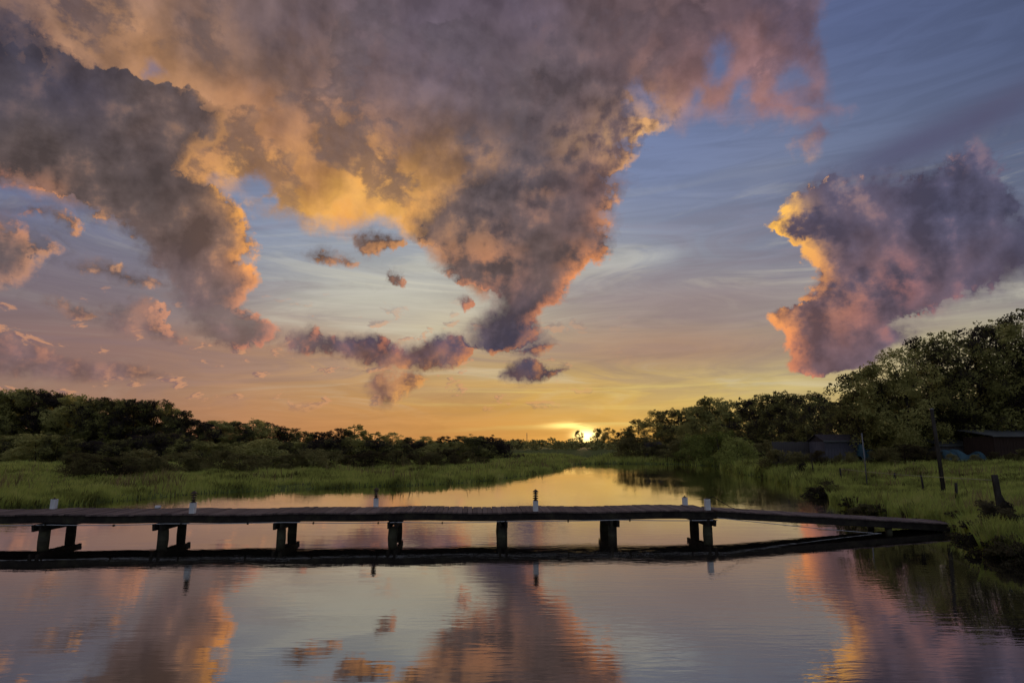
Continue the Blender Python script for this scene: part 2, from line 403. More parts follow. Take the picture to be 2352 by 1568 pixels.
sn2 = noise(vec((az0 + ux * 1.0) * .85 + 17, (el0 + uy * 1.0) * 1.15 + 6), .16, 7, .60, .1)
scud = sstep(sn, .50, .60)
vd = scalec(gridcolor(DARK, azc, elc01), 1.0 + mx(mn((sn - sn2) * 2.0, .3), -.25))
vd = mixc(sstep(sn - sn2, .03, .16) * .45, vd, vc)
vc = mixc(scud * sstep(el0, 16, 25, .30, .74), vc, vd)
sky = mixc(va, sky, vc)
# ragged scraps low over the horizon
fr = noise(vec(az0 * .55 + 2, el0 * 1.25 + 9), .55, 6, .58, .2)
fr2 = noise(vec(az0 * .55 + 2 + ux * .2, el0 * 1.25 + 9 + uy * .45), .55, 6, .58, .2)
frm = sstep(fr, .585, .66) * sstep(el0, 2.2, 4.5) * sstep(el0, 15, 9) * sstep(az0, 14, -2)
az0 = after(az0, frm); el0 = after(el0, frm); el01 = after(el01, frm)
sky = mixc(frm * .6, sky, mixc(sstep(fr - fr2, -.03, .05), (*lin((128, 100, 104)), 1), (*lin((214, 152, 112)), 1)))

# cumulus
az0 = after(az0, vl); el0 = after(el0, vl)
D1, S1, b1, w1 = cumulus(az0, el0)
D2, S2, b2, w2_ = cumulus(after(az0 + ux * .75, D1), el0 + uy * .75)
facing = sstep(D1 - D2, -.30, .40, .26, .85)
ca = sstep(S1 * facing, -.80, 1.0) * (1.0 - sstep(az0, -13, -24) * sstep(el0, 16, 10) * .28)
az0 = after(az0, D2); el0 = after(el0, D2); azc = after(azc, D2); elc01 = after(elc01, D2); el01 = after(el01, D2)
dark = gridcolor(DARK, azc, elc01)
lit = gridcolor(LIT, az0, el01)
rim = sstep(D1 - D2, -.05, 1.0) * sstep(D1, 2.3, 0.0)
rn = noise(vec(az0 + 5, el0), .20, 6, .52) - noise(vec(az0 + 5 + ux * 1.3, el0 + uy * 1.3), .20, 6, .52)
rn2 = noise(vec(az0 * .8 + 8, el0 + 2), .50, 6, .60) - noise(vec((az0 + ux * .6) * .8 + 8, el0 + 2 + uy * .6), .50, 6, .60)
rk = sstep(cw[0], .42, .60, .10, .75)
dark = scalec(dark, 1.0 + mx(mn(rn * 2.0 + rn2 * rk, .38), -.30))
SPOTS = [(1478,275,62,.95),(1400,330,70,.45),(1310,340,60,.30),(1818,515,42,1.1),(1850,600,45,.6),(1945,705,60,.34),(2060,648,50,.34),(1110,600,75,.60),(1040,595,50,.55),(1345,610,50,.6),(1395,500,45,.5),
  (570,605,42,.45),(330,705,40,.35),(160,702,35,.4),(1800,745,45,.7),(560,440,60,.45),(110,440,40,.4),(1240,430,60,.25),(920,870,40,.4)]
glow = None
for (x_, y_, r_, s_) in SPOTS:
    a_, e_ = azel(x_, y_); rr = r_ / 24.4
    qx, qy = az0 - a_, el0 - e_
    t_ = M('EXPONENT', (qx * qx + qy * qy) * (-1 / (rr * rr))) * s_
    glow = t_ if glow is None else mx(glow, t_)
tex = noise(vec(az0 + 9, el0 + 4), .33, 6, .55)
body = sat(rim * .82 + sstep(rn + rn2 * rk * .5, .06, .30) * .28 + glow * sstep(tex + rn * 1.5 + rn2 * .7, .26, .72))
cc = mixc(body, dark, lit)
sky = mixc(ca, sky, cc)

# the sun itself, just above the far trees, seen through low streaks
az0 = after(az0, body); el0 = after(el0, body)
gx, gy = (az0 - SUN_AZ), (el0 - SUN_EL)
gw = noise(vec(az0 * .16, el0 * 1.6 + 5), 1.0, 4, .55, .3)
g1 = M('EXPONENT', -(gx * gx * 1.1 + gy * gy * 3.6))
g2 = M('EXPONENT', -((gx + 1.4) * (gx + 1.4) * .22 + (gy - .95) * (gy - .95) * 9.0))
g3 = M('EXPONENT', -(gx * gx * .018 + gy * gy * .10))
sky = addc(sky, scalec((1.0, .62, .10, 1), g3 * (.02 + gw * .08)))
sky = addc(sky, scalec((1.0, .80, .26, 1), g2 * sstep(gw, .35, .6) * .75))
sky = addc(sky, scalec((1.0, .80, .30, 1), g1 * 3.4))

# far from the view the open evening sky is brightened to light the plants
az0 = after(az0, g1); el0 = after(el0, g1)
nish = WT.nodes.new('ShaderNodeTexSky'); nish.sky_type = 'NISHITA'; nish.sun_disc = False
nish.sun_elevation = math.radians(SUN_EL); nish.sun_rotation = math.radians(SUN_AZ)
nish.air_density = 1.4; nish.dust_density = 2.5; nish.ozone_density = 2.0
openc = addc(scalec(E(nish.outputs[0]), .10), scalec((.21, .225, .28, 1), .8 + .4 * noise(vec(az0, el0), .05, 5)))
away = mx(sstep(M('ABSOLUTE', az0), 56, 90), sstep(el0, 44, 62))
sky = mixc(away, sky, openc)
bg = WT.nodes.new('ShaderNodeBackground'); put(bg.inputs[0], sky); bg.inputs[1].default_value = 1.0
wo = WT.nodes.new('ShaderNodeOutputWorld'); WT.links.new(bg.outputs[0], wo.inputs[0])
scene.world = world
world.cycles.sampling_method = 'MANUAL'; world.cycles.sample_map_resolution = 512

# ------------------------------------------------------------------ sun
sun_d = bpy.data.lights.new('sun', 'SUN'); sun_d.energy = 2.0; sun_d.angle = math.radians(0.5); sun_d.color = (1.0, .62, .30)
sun = bpy.data.objects.new('sun', sun_d); col.objects.link(sun)
sa, se = math.radians(SUN_AZ), math.radians(.30)
sun.rotation_euler = Vector((math.sin(sa)*math.cos(se), math.cos(sa)*math.cos(se), math.sin(se))).to_track_quat('Z', 'Y').to_euler()

# ================================================================== helpers
def mat(name):
    m = bpy.data.materials.new(name); m.use_nodes = True
    m.node_tree.nodes.clear()
    return m, m.node_tree
class MB:
    """material builder"""
    def __init__(s, name):
        s.m, s.t = mat(name)
        s.out = s.t.nodes.new('ShaderNodeOutputMaterial')
    def n(s, typ, ins=None, **props):
        n = s.t.nodes.new(typ)
        for k, v in props.items(): setattr(n, k, v)
        for k, v in (ins or {}).items():
            if isinstance(v, bpy.types.NodeSocket): s.t.links.new(v, n.inputs[k])
            else: n.inputs[k].default_value = v
        return n
    def ramp(s, fac, stops):
        r = s.n('ShaderNodeValToRGB', {0: fac})
        e = r.color_ramp.elements
        while len(e) < len(stops): e.new(.5)
        for i, (p, c) in enumerate(stops): e[i].position = p
        for i, (p, c) in enumerate(stops): e[i].color = (*c, 1)
        return r.outputs[0]
    def noise(s, scale, detail=4, rough=.55, coord='Object', vec=None, dist=0, stretch=None):
        if vec is None: vec = s.n('ShaderNodeTexCoord').outputs[coord]
        if stretch: vec = s.n('ShaderNodeMapping', {0: vec, 'Scale': stretch}).outputs[0]
        return s.n('ShaderNodeTexNoise', {'Vector': vec, 'Scale': scale, 'Detail': detail, 'Roughness': rough, 'Distortion': dist}).outputs['Fac']
    def pbr(s, color, rough=.8, bump=None, bumpd=.02, spec=.3, metal=0):
        b = s.n('ShaderNodeBsdfPrincipled')
        for k, v in (('Base Color', color), ('Roughness', rough), ('Specular IOR Level', spec), ('Metallic', metal)):
            if isinstance(v, bpy.types.NodeSocket): s.t.links.new(v, b.inputs[k])
            else: b.inputs[k].default_value = (*v, 1) if isinstance(v, tuple) and len(v) == 3 else v
        if bump is not None:
            bn = s.n('ShaderNodeBump', {'Height': bump, 'Distance': bumpd, 'Strength': .8})
            s.t.links.new(bn.outputs[0], b.inputs['Normal'])
        s.t.links.new(b.outputs[0], s.out.inputs[0])
        return s.m

def mesh(name, verts, faces, material, smooth=False):
    me = bpy.data.meshes.new(name); me.from_pydata(verts, [], faces)
    if material: me.materials.append(material)
    if smooth: me.polygons.foreach_set('use_smooth', [True] * len(me.polygons))
    me.update()
    return me
def link(name, me, parent=None, loc=None, rot=None):
    o = bpy.data.objects.new(name, me); col.objects.link(o)
    if parent: o.parent = parent
    if loc is not None: o.location = loc
    if rot is not None: o.rotation_euler = rot
    return o
def tag(o, label=None, cat=None, group=None, kind=None):
    for k, v in (('label', label), ('category', cat), ('group', group), ('kind', kind)):
        if v: o[k] = v
    return o
def thing(name, label, cat, loc, group=None, rz=0):
    return tag(link(name, None, None, loc, (0, 0, rz)), label, cat, group)
def arrays_mesh(name, V, F, material):
    """mesh from numpy arrays: V (n,3), F (m,k)"""
    me = bpy.data.meshes.new(name)
    me.vertices.add(len(V)); me.vertices.foreach_set('co', np.asarray(V, np.float32).ravel())
    k = F.shape[1]
    me.loops.add(F.size); me.loops.foreach_set('vertex_index', F.astype(np.int32).ravel())
    me.polygons.add(len(F)); me.polygons.foreach_set('loop_start', np.arange(0, F.size, k, dtype=np.int32))
    me.polygons.foreach_set('loop_total', np.full(len(F), k, np.int32))
    me.materials.append(material); me.update(calc_edges=True); me.validate()
    return me
class Geo:
    """collects simple solids into one mesh"""
    def __init__(s): s.v = []; s.f = []
    def box(s, lo, hi, M_=None):
        b = len(s.v)
        for z in (lo[2], hi[2]):
            for x, y in ((lo[0], lo[1]), (hi[0], lo[1]), (hi[0], hi[1]), (lo[0], hi[1])):
                p = Vector((x, y, z)); s.v.append(tuple(M_ @ p if M_ else p))
        s.f += [(b+3,b+2,b+1,b), (b+4,b+5,b+6,b+7)] + [(b+i, b+(i+1)%4, b+4+(i+1)%4, b+4+i) for i in range(4)]
        return s
    def tube(s, pts, rad, n=8, cap=True, wob=0):
        b = len(s.v); pts = [Vector(p) for p in pts]
        for i, p in enumerate(pts):
            d = (pts[min(i+1, len(pts)-1)] - pts[max(i-1, 0)]).normalized()
            u = d.orthogonal().normalized() if abs(d.z) < .9 else Vector((1, 0, 0)); u = (u - d * u.dot(d)).normalized()
            w = d.cross(u); r = rad[i] if isinstance(rad, (list, tuple)) else rad
            for k in range(n):
                a = 2 * math.pi * k / n; q = r * (1 + wob * (random.random() - .5))
                s.v.append(tuple(p + (u * math.cos(a) + w * math.sin(a)) * q))
        for i in range(len(pts) - 1):
            for k in range(n):
                s.f.append((b+i*n+k, b+i*n+(k+1)%n, b+(i+1)*n+(k+1)%n, b+(i+1)*n+k))
        if cap:
            s.f.append(tuple(b + k for k in reversed(range(n)))); s.f.append(tuple(b + (len(pts)-1)*n + k for k in range(n)))
        return s
    def lathe(s, prof, n=12, o=(0, 0, 0)):
        b = len(s.v)
        for r, z in prof:
            for k in range(n):
                a = 2 * math.pi * k / n
                s.v.append((o[0] + r * math.cos(a), o[1] + r * math.sin(a), o[2] + z))
        for i in range(len(prof) - 1):
            for k in range(n):
                s.f.append((b+i*n+k, b+i*n+(k+1)%n, b+(i+1)*n+(k+1)%n, b+(i+1)*n+k))
        s.f.append(tuple(b + k for k in reversed(range(n)))); s.f.append(tuple(b + (len(prof)-1)*n + k for k in range(n)))
        return s
    def mesh(s, name, material, smooth=False, bevel=0):
        me = mesh(name, s.v, s.f, material, smooth)
        if bevel:
            bm = bmesh.new(); bm.from_mesh(me)
            bmesh.ops.bevel(bm, geom=list(bm.edges), offset=bevel, segments=1, affect='EDGES', clamp_overlap=True)
            bm.to_mesh(me); bm.free()
        return me

# ================================================================== land and water
SHORE = np.array([(-90,1.2),(-90,17),(-45,20.5),(-30,21.5),(-20.5,23.6),(-18.6,26),(-17.4,29),(-16.4,32.6),(-13.4,35.2),(-9.8,37.2),(-6.5,38.9),(-3,41.5),(.2,48.5),(3.4,60),(6.6,74),(8.2,82),
   (14,84),(22,82),(24.5,74),(22.5,64),(20.6,57),(18.7,44),(16.9,35.5),(14.8,29),(13.8,25.6),(13.5,22),(13.1,19.2),(12.2,16.6),(11.1,14.6),(11.0,12.8),(11.8,9.5),(13.5,5),(15,1.2)], float)
def shore_sd(X, Y):
    """distance to the water's edge: positive on land"""
    P = np.stack([X, Y], -1)[..., None, :]
    A = SHORE; B = np.roll(SHORE, -1, 0); d = B - A
    t = np.clip(((P - A) * d).sum(-1) / (d * d).sum(-1), 0, 1)
    dist = np.sqrt((((A + t[..., None] * d) - P) ** 2).sum(-1)).min(-1)
    x, y = X[..., None], Y[..., None]
    c = ((A[:, 1] > y) != (B[:, 1] > y)) & (x < (B[:, 0] - A[:, 0]) * (y - A[:, 1]) / (B[:, 1] - A[:, 1] + 1e-12) + A[:, 0])
    return np.where(c.sum(-1) % 2 == 1, -dist, dist)
def wave(X, Y):
    return (np.sin(X * .31 + 1.3) * np.cos(Y * .27 + .4) + .6 * np.sin(X * .83 + Y * .61) + .35 * np.sin(X * 1.9 - Y * 1.6 + 2)) / 2
def height(X, Y):
    X = np.asarray(X, float); Y = np.asarray(Y, float)
    sd = shore_sd(X, Y) + .35 * wave(X * 2.2, Y * 2.2)
    right = 1 / (1 + np.exp(np.clip(-(X - 4) / 2.0, -50, 50))) * 1 / (1 + np.exp(np.clip((Y - 72) / 4.0, -50, 50)))
    rise = np.where(sd > 0, .22 * (1 - np.exp(-sd / .8)), 0)
    slope = np.clip(sd, 0, 40)
    z = rise + right * (1.25 * (1 - np.exp(-slope / 9.0))) + (1 - right) * .006 * slope
    z = z + np.where(sd > 0, .05 * wave(X, Y) * np.clip(sd / 3, 0, 1), 0)
    near = np.clip((1.2 - Y) / 2.0, 0, 1)
    z = z + near * .55
    return np.where(sd < 0, np.maximum(sd * .5, -1.3), z)
def hz(x, y): return float(height(np.array([x]), np.array([y]))[0])

# ground: one sheet to the horizon, fine near the water
def spaced(lo, hi, fine_lo, fine_hi, step, grow=1.22):
    a = list(np.arange(fine_lo, fine_hi + 1e-6, step)); s_ = step
    while a[-1] < hi: s_ *= grow; a.append(a[-1] + s_)
    s_ = step
    while a[0] > lo: s_ *= grow; a.insert(0, a[0] - s_)
    return np.array(a)
gx_ = spaced(-5000, 5000, -45, 45, .7); gy_ = spaced(-300, 6000, -6, 95, .7)
GX, GY = np.meshgrid(gx_, gy_)
GZ = np.concatenate([height(GX[i:i+20], GY[i:i+20]) for i in range(0, len(gy_), 20)])
nx_, ny_ = len(gx_), len(gy_)
idx = np.arange(nx_ * ny_).reshape(ny_, nx_)
F = np.stack([idx[:-1, :-1].ravel(), idx[:-1, 1:].ravel(), idx[1:, 1:].ravel(), idx[1:, :-1].ravel()], 1)
b = MB('ground_soil')
nf = b.noise(.9, 6, .6); nf2 = b.noise(9, 5, .6)
soil = b.ramp(nf, [(.3, (.055, .065, .018)), (.5, (.10, .12, .032)), (.7, (.15, .165, .05))])
me = arrays_mesh('ground', np.stack([GX.ravel(), GY.ravel(), GZ.ravel()], 1), F, b.pbr(soil, .95, nf2, .05, .1))
me.polygons.foreach_set('use_smooth', [True] * len(me.polygons))
tag(link('ground', me), 'low grassy banks and meadow around the water', 'ground', kind='structure')

# water: a calm surface with faint drawn-out ripples
b = MB('calm_water')
tcn = b.n('ShaderNodeTexCoord').outputs['Object']
r1 = b.noise(1.0, 3, .55, vec=tcn, stretch=(.55, 2.1, 1)); r2 = b.noise(1.0, 3, .5, vec=tcn, stretch=(2.2, 9.0, 1), dist=.4); r3 = b.noise(.09, 2, .5, vec=tcn)
patch = b.n('ShaderNodeMapRange', {0: r3, 1: .42, 2: .62, 3: .10, 4: 1.5}).outputs[0]
s1 = b.n('ShaderNodeMath', {0: r1, 1: .55}, operation='MULTIPLY').outputs[0]
s2 = b.n('ShaderNodeMath', {0: r2, 1: patch}, operation='MULTIPLY').outputs[0]
s3 = b.n('ShaderNodeMath', {0: s2, 1: .45, 2: s1}, operation='MULTIPLY_ADD').outputs[0]
bn = b.n('ShaderNodeBump', {'Height': s3, 'Distance': .0042, 'Strength': 1.0}).outputs[0]
fr = b.n('ShaderNodeFresnel', {'IOR': 3.1, 'Normal': bn}).outputs[0]
fac = b.n('ShaderNodeMapRange', {0: fr, 1: .26, 2: .62, 3: .37, 4: .96}).outputs[0]
gl = b.n('ShaderNodeBsdfGlossy', {'Color': (.98, .955, .915, 1), 'Roughness': .010, 'Normal': bn}).outputs[0]
df = b.n('ShaderNodeBsdfDiffuse', {'Color': (.016, .014, .011, 1)}).outputs[0]
mxs = b.n('ShaderNodeMixShader', {0: fac, 1: df, 2: gl}).outputs[0]
b.t.links.new(mxs, b.out.inputs[0])
wv = [(-120, .5, 0), (40, .5, 0), (40, 95, 0), (-120, 95, 0)]
tag(link('water', mesh('water', wv, [(0, 1, 2, 3)], b.m)), 'calm pond and tidal creek mirroring the sunset sky', 'water', kind='structure')

# ================================================================== timber materials
b = MB('weathered_planks')
oi = b.n('ShaderNodeObjectInfo').outputs['Random']
g1_ = b.noise(1.0, 6, .6, stretch=(14, 1.6, 14)); g2_ = b.noise(5.0, 4, .6)
v = b.n('ShaderNodeMath', {0: g1_, 1: .7, 2: b.n('ShaderNodeMath', {0: oi, 1: .30}, operation='MULTIPLY').outputs[0]}, operation='MULTIPLY_ADD').outputs[0]
PLANK = b.pbr(b.ramp(v, [(.25, (.052, .034, .034)), (.5, (.120, .084, .080)), (.75, (.215, .155, .142))]), .75, g1_, .006, .35)
b = MB('dark_timber')
g1_ = b.noise(1.0, 6, .6, stretch=(1.5, 12, 12)); g2_ = b.noise(3.0, 5, .65)
TIMBER = b.pbr(b.ramp(g2_, [(.3, (.014, .011, .011)), (.5, (.028, .023, .020)), (.72, (.055, .050, .032))]), .85, g1_, .01, .2)
b = MB('wet_piling')
g1_ = b.noise(1.0, 6, .6, stretch=(9, 9, 1.2)); g2_ = b.noise(2.2, 5, .65)
PILE = b.pbr(b.ramp(g2_, [(.3, (.028, .024, .020)), (.5, (.060, .056, .036)), (.72, (.10, .10, .055))]), .8, g1_, .02, .3)
b = MB('white_sleeve')
WHITE = b.pbr(b.ramp(b.noise(6, 4), [(.3, (.62, .62, .64)), (.7, (.80, .80, .82))]), .45, spec=.4)
b = MB('bronze_lantern')
BRONZE = b.pbr(b.ramp(b.noise(20, 3), [(.3, (.030, .018, .012)), (.7, (.075, .045, .028))]), .45, spec=.4, metal=.4)
b = MB('lantern_glass')
LGLASS = b.pbr((.55, .45, .32), .15, spec=.6)
b = MB('grey_pipe')
PIPE = b.pbr((.42, .42, .44), .45, spec=.4)
b = MB('dark_rope')
ROPE = b.pbr((.02, .018, .018), .9)

# ================================================================== the long footbridge over the water
BX0, BX1 = -17.2, 5.75
def bdeck(x): return 17.34 + .060 * x            # near edge of the deck
BW, BZ = 1.62, .695
ang = math.atan(.060)
root = thing('footbridge', 'long low timber footbridge on piles crossing the water', 'bridge', (0, 17.34, 0), rz=ang)
ca_, sa_ = math.cos(ang), math.sin(ang)
def blocal(x): return x / ca_
pw = .138
plank_meshes = []
for k in range(5):
    me = Geo().box((-pw/2 + .004, 0, -.042), (pw/2 - .004, BW, 0)).mesh('plank', PLANK, bevel=.005)
    plank_meshes.append(me)
n_pl = int((blocal(BX1) - blocal(BX0)) / pw)
for i in range(n_pl):
    x = blocal(BX0) + (i + .5) * pw
    sag = .012 * math.sin(x * 1.9) - .010 * math.sin(x * .7 + 1)
    o = link('plank', plank_meshes[i % 5], root, (x, random.uniform(-.03, .02), BZ + sag + random.uniform(-.004, .004)), (random.uniform(-.004, .004), random.uniform(-.012, .012), random.uniform(-.006, .006)))
L0, L1 = blocal(BX0), blocal(BX1)
def wavy_beam(y0, y1, z0, z1, seg=40):
    g = Geo()
    for q in range(seg + 1):
        x = L0 + (L1 - L0) * q / seg
        s_ = .012 * math.sin(x * 1.9) - .010 * math.sin(x * .7 + 1)
        for (y, z) in ((y0, z0), (y1, z0), (y1, z1), (y0, z1)): g.v.append((x, y, z + s_))
    for q in range(seg):
        a = q * 4
        for k in range(4): g.f.append((a + k, a + (k+1) % 4, a + 4 + (k+1) % 4, a + 4 + k))
    g.f.append((3, 2, 1, 0)); a = seg * 4; g.f.append((a, a+1, a+2, a+3))
    return g
for y0 in (.035, BW / 2 - .03, BW - .095):
    link('joist', wavy_beam(y0, y0 + .06, BZ - .235, BZ - .047).mesh('joist', TIMBER), root)
# bents: two piles and a cap each
BENTS = [(106, 160), (377, 425), (648, 672), (905, 926), (1156, 1166), (1408, 1395), (1626, 1654)]
NEAR_Y, FAR_Y = .26, 1.34
for px_n, px_f in BENTS:
    Y = 17.34
    for _ in range(4):
        X = (px_n - 1176) / FOC * (Y * math.cos(PITCH) - (CAM_H - .3) * math.sin(PITCH)); Y = bdeck(X) + NEAR_Y
    lx = blocal(X)
    for yy in (NEAR_Y, FAR_Y):
        r = random.uniform(.115, .14); wx, wy = random.uniform(-.03, .03), random.uniform(-.03, .03)
        g = Geo().tube([(lx + wx * 1.5, yy + wy, -1.5), (lx + wx, yy + wy * .5, -.2), (lx + wx * .3, yy, .2), (lx, yy, BZ - .40)], [r * 1.08, r * 1.06, r, r * .95], 12, wob=.06)
        link('piling', g.mesh('piling', PILE, True), root)
    g = Geo()
    for sx in (-1, 1):                                # a cap board either side, ends cut on the slant
        x0, x1 = lx + sx * .09 - .03, lx + sx * .09 + .03
        y0, y1 = -.12, BW + .10
        bI = len(g.v)
        for x in (x0, x1):
            g.v += [(x, y0, BZ - .25), (x, y0 + .03, BZ - .42), (x, y1 - .03, BZ - .42), (x, y1, BZ - .25)]
        g.f += [(bI, bI+1, bI+2, bI+3), (bI+7, bI+6, bI+5, bI+4)] + [(bI+k, bI+4+k, bI+4+(k+1)%4, bI+(k+1)%4) for k in range(4)]
    link('cap_beam', g.mesh('cap_beam', TIMBER), root)
# conduit slung under the near edge
pts = []
for q in range(121):
    x = L0 + (L1 - L0) * q / 120
    pts.append((x, -.035, BZ - .245 - .018 * abs(math.sin(x * math.pi / 3.05)) + .012 * math.sin(x * .7)))
link('conduit', Geo().tube(pts, .011, 6).mesh('conduit', PIPE, True), root)
clip = Geo().box((-.014, -.05, -.03), (.014, .033, .02)).mesh('conduit_clip', TIMBER)
for q in range(8, 120, 9): link('conduit_clip', clip, root, pts[q])

# ================================================================== the gangway sloping to the bank
A_ = Vector((5.80, bdeck(5.80) + .10, BZ - .01)); B_ = Vector((14.5, 18.62, .14))
gd = (B_ - A_); glen = gd.length; gz = math.atan2(gd.y, gd.x); gt = math.asin(gd.z / glen)
groot = thing('gangway', 'narrow timber gangway sloping from the footbridge down to the right bank', 'gangway', tuple(A_), rz=gz)
GW = 1.15
Mt = Matrix.Rotation(-gt, 4, 'Y')
gpl = [Geo().box((-pw/2 + .004, 0, -.038), (pw/2 - .004, GW, 0)).mesh('plank', PLANK, bevel=.005) for k in range(3)]
for i in range(int(glen / pw)):
    p = Mt @ Vector(((i + .5) * pw, random.uniform(-.015, .015), random.uniform(-.003, .003)))
    link('plank', gpl[i % 3], groot, p, (random.uniform(-.004, .004), -gt + random.uniform(-.01, .01), random.uniform(-.005, .005)))
for y0 in (.03, GW - .09):
    link('stringer', Geo().box((0, y0, -.225), (glen, y0 + .06, -.043), Mt).mesh('stringer', TIMBER), groot)
for fx in (.60,):
    for y0 in (.18, GW - .18):
        p = Mt @ Vector((glen * fx, y0, -.2))
        link('piling', Geo().tube([(p.x, p.y, -1.2 - A_.z), (p.x + .01, p.y, p.z - .3), (p.x, p.y, p.z + .02)], [.10, .10, .09], 10, wob=.06).mesh('piling', PILE, True), groot)
pts = [tuple(Mt @ Vector((glen * t, -.03, -.20 - .10 * math.sin(t * math.pi * .9) - .16 * t))) for t in [i / 40 for i in range(31)]]
link('conduit', Geo().tube(pts, .010, 6).mesh('conduit', PIPE, True), groot)

# ================================================================== post lights
def post_light(px, far, h, lantern, label, base_dy=0):
    off = BW - .10 if far else .06
    Y = 17.34
    for _ in range(5):
        X = (px - 1176) / FOC * (Y * math.cos(PITCH) - (CAM_H - .85) * math.sin(PITCH)); Y = bdeck(X) + off
    t = thing('post_light', label, 'post light', (X, Y, BZ + .004), 'post lights along the footbridge', ang + random.uniform(-.05, .05))
    t.rotation_euler[0] = random.uniform(-.012, .012); t.rotation_euler[1] = random.uniform(-.015, .015)
    w = .068
    g = Geo().box((-w, -w, 0), (w, w, h - .012)); g.box((-w - .006, -w - .006, h - .0115), (w + .006, w + .006, h))
    link('post_sleeve', g.mesh('post_sleeve', WHITE, bevel=.006), t)
    if lantern:
        z = h + .001; n0 = len(t.children)
        link('lantern_base', Geo().lathe([(.055, 0), (.058, .012), (.030, .03), (.028, .045)], 12).mesh('lantern_base', BRONZE, True), t, (0, 0, z))
        link('lantern_core', Geo().lathe([(.022, 0), (.022, .165)], 8).mesh('lantern_core', LGLASS, True), t, (0, 0, z + .045))
        tier = Geo().lathe([(.030, 0), (.066, .004), (.066, .014), (.040, .030), (.030, .033)], 12).mesh('louver', BRONZE)
        for k in range(3): link('louver', tier, t, (0, 0, z + .05 + k * .055))
        link('lantern_cap', Geo().lathe([(.068, 0), (.070, .010), (.030, .050), (.008, .062), (.008, .072)], 12).mesh('lantern_cap', BRONZE), t, (0, 0, z + .21))
        for ch in [c_ for c_ in col.objects if c_.parent == t and c_.name.startswith(('lantern', 'louver'))]:
            ch.scale = (1.22, 1.22, 1.12); ch.location.z = h + .001 + (ch.location.z - h - .001) * 1.12
    else:
        link('post_cap', Geo().lathe([(.058, 0), (.058, .014), (.016, .030), (.014, .05)], 8).mesh('post_cap', BRONZE), t, (0, 0, h + .001))
    return t
post_light(124, True, .27, False, 'leftmost white post on the bridge, far side, with a small dark cap')
post_light(443, False, .28, True, 'white post light with bronze tiered lantern, near side, at the left of the bridge')
post_light(864, True, .25, True, 'white post light with bronze tiered lantern, far side, left of the bridge middle')
post_light(1230, False, .28, True, 'white post light with bronze tiered lantern, near side, right of the bridge middle')
post_light(1573, True, .23, False, 'white post with small dark cap, far side, just left of the gangway')
post_light(1625, False, .30, False, 'white post with small dark cap, near side, where the gangway starts')
# a low pale block standing on the far edge
Xs = (344 - 1176) / FOC * 17.3
tag(link('white_block', Geo().box((-.07, -.05, 0), (.07, .05, .075)).mesh('white_block', WHITE, bevel=.01), None, (Xs, bdeck(Xs) + BW - .09, BZ + .006), (0, 0, ang)), 'low white block on the far edge of the bridge, left part', 'block')
# a rope trailing off the last post
Xr = (1650 - 1176) / FOC * 17.2
pts = [(Xr - .25, bdeck(Xr) + .22, BZ + .30), (Xr - .10, bdeck(Xr) + .18, BZ + .36), (Xr + .12, bdeck(Xr) + .10, BZ + .22), (Xr + .35, bdeck(Xr) + .05, BZ + .08), (Xr + .55, bdeck(Xr) + .10, BZ + .02), (Xr + .95, bdeck(Xr) + .25, BZ - .01)]
tag(link('mooring_rope', Geo().tube(pts, .010, 6).mesh('mooring_rope', ROPE, True)), 'thin dark rope trailing from the corner post onto the gangway', 'rope')

# ================================================================== leaves and grass
def leaf_material(name, stops, lift, nscale=.55, rnd=.35):
    b = MB(name)
    oi = b.n('ShaderNodeObjectInfo')
    loc = b.n('ShaderNodeVectorMath', {0: b.n('ShaderNodeTexCoord').outputs['Object'], 1: oi.outputs['Location']}, operation='ADD').outputs[0]
    nz_ = b.noise(nscale, 5, .68, vec=loc)
    rr = b.n('ShaderNodeMath', {0: oi.outputs['Random'], 1: rnd, 2: -rnd / 2}, operation='MULTIPLY_ADD').outputs[0]
    v = b.n('ShaderNodeMath', {0: nz_, 1: rr}, operation='ADD').outputs[0]
    c = b.ramp(v, stops)
    # both faces of a blade or leaf take the light of the open sky
    up = b.n('ShaderNodeCombineXYZ', {0: 0.0, 1: 0.0, 2: 1.0}).outputs[0]
    gn = b.n('ShaderNodeNewGeometry').outputs['Normal']
    nu = b.n('ShaderNodeVectorMath', {0: b.n('ShaderNodeMix', {0: lift, 4: gn, 5: up}, data_type='VECTOR').outputs[1]}, operation='NORMALIZE').outputs[0]
    nd = b.n('ShaderNodeVectorMath', {0: b.n('ShaderNodeMix', {0: lift, 4: gn, 5: b.n('ShaderNodeCombineXYZ', {0: 0.0, 1: 0.0, 2: -1.0}).outputs[0]}, data_type='VECTOR').outputs[1]}, operation='NORMALIZE').outputs[0]
    d = b.n('ShaderNodeBsdfDiffuse', {'Color': c, 'Normal': nu}).outputs[0]
    t = b.n('ShaderNodeBsdfTranslucent', {'Color': c, 'Normal': nd}).outputs[0]
    m_ = b.n('ShaderNodeAddShader', {0: d, 1: t}).outputs[0]
    b.t.links.new(m_, b.out.inputs[0])
    return b.m
LEAF = leaf_material('tree_leaves', [(.38, (.034, .027, .025)), (.46, (.085, .080, .032)), (.54, (.18, .172, .056)), (.66, (.31, .285, .10))], .65, .75)
LEAF_LIGHT = leaf_material('bush_leaves', [(.30, (.075, .085, .022)), (.5, (.17, .19, .048)), (.72, (.25, .26, .075))], .6, .8)
LEAF_BROWN = leaf_material('shrub_leaves', [(.32, (.040, .030, .018)), (.45, (.075, .066, .027)), (.6, (.13, .115, .045)), (.74, (.19, .172, .066))], .6, .8)
LEAF_DARK = leaf_material('dark_leaves', [(.28, (.018, .016, .014)), (.5, (.042, .036, .022)), (.75, (.080, .070, .034))], .4)
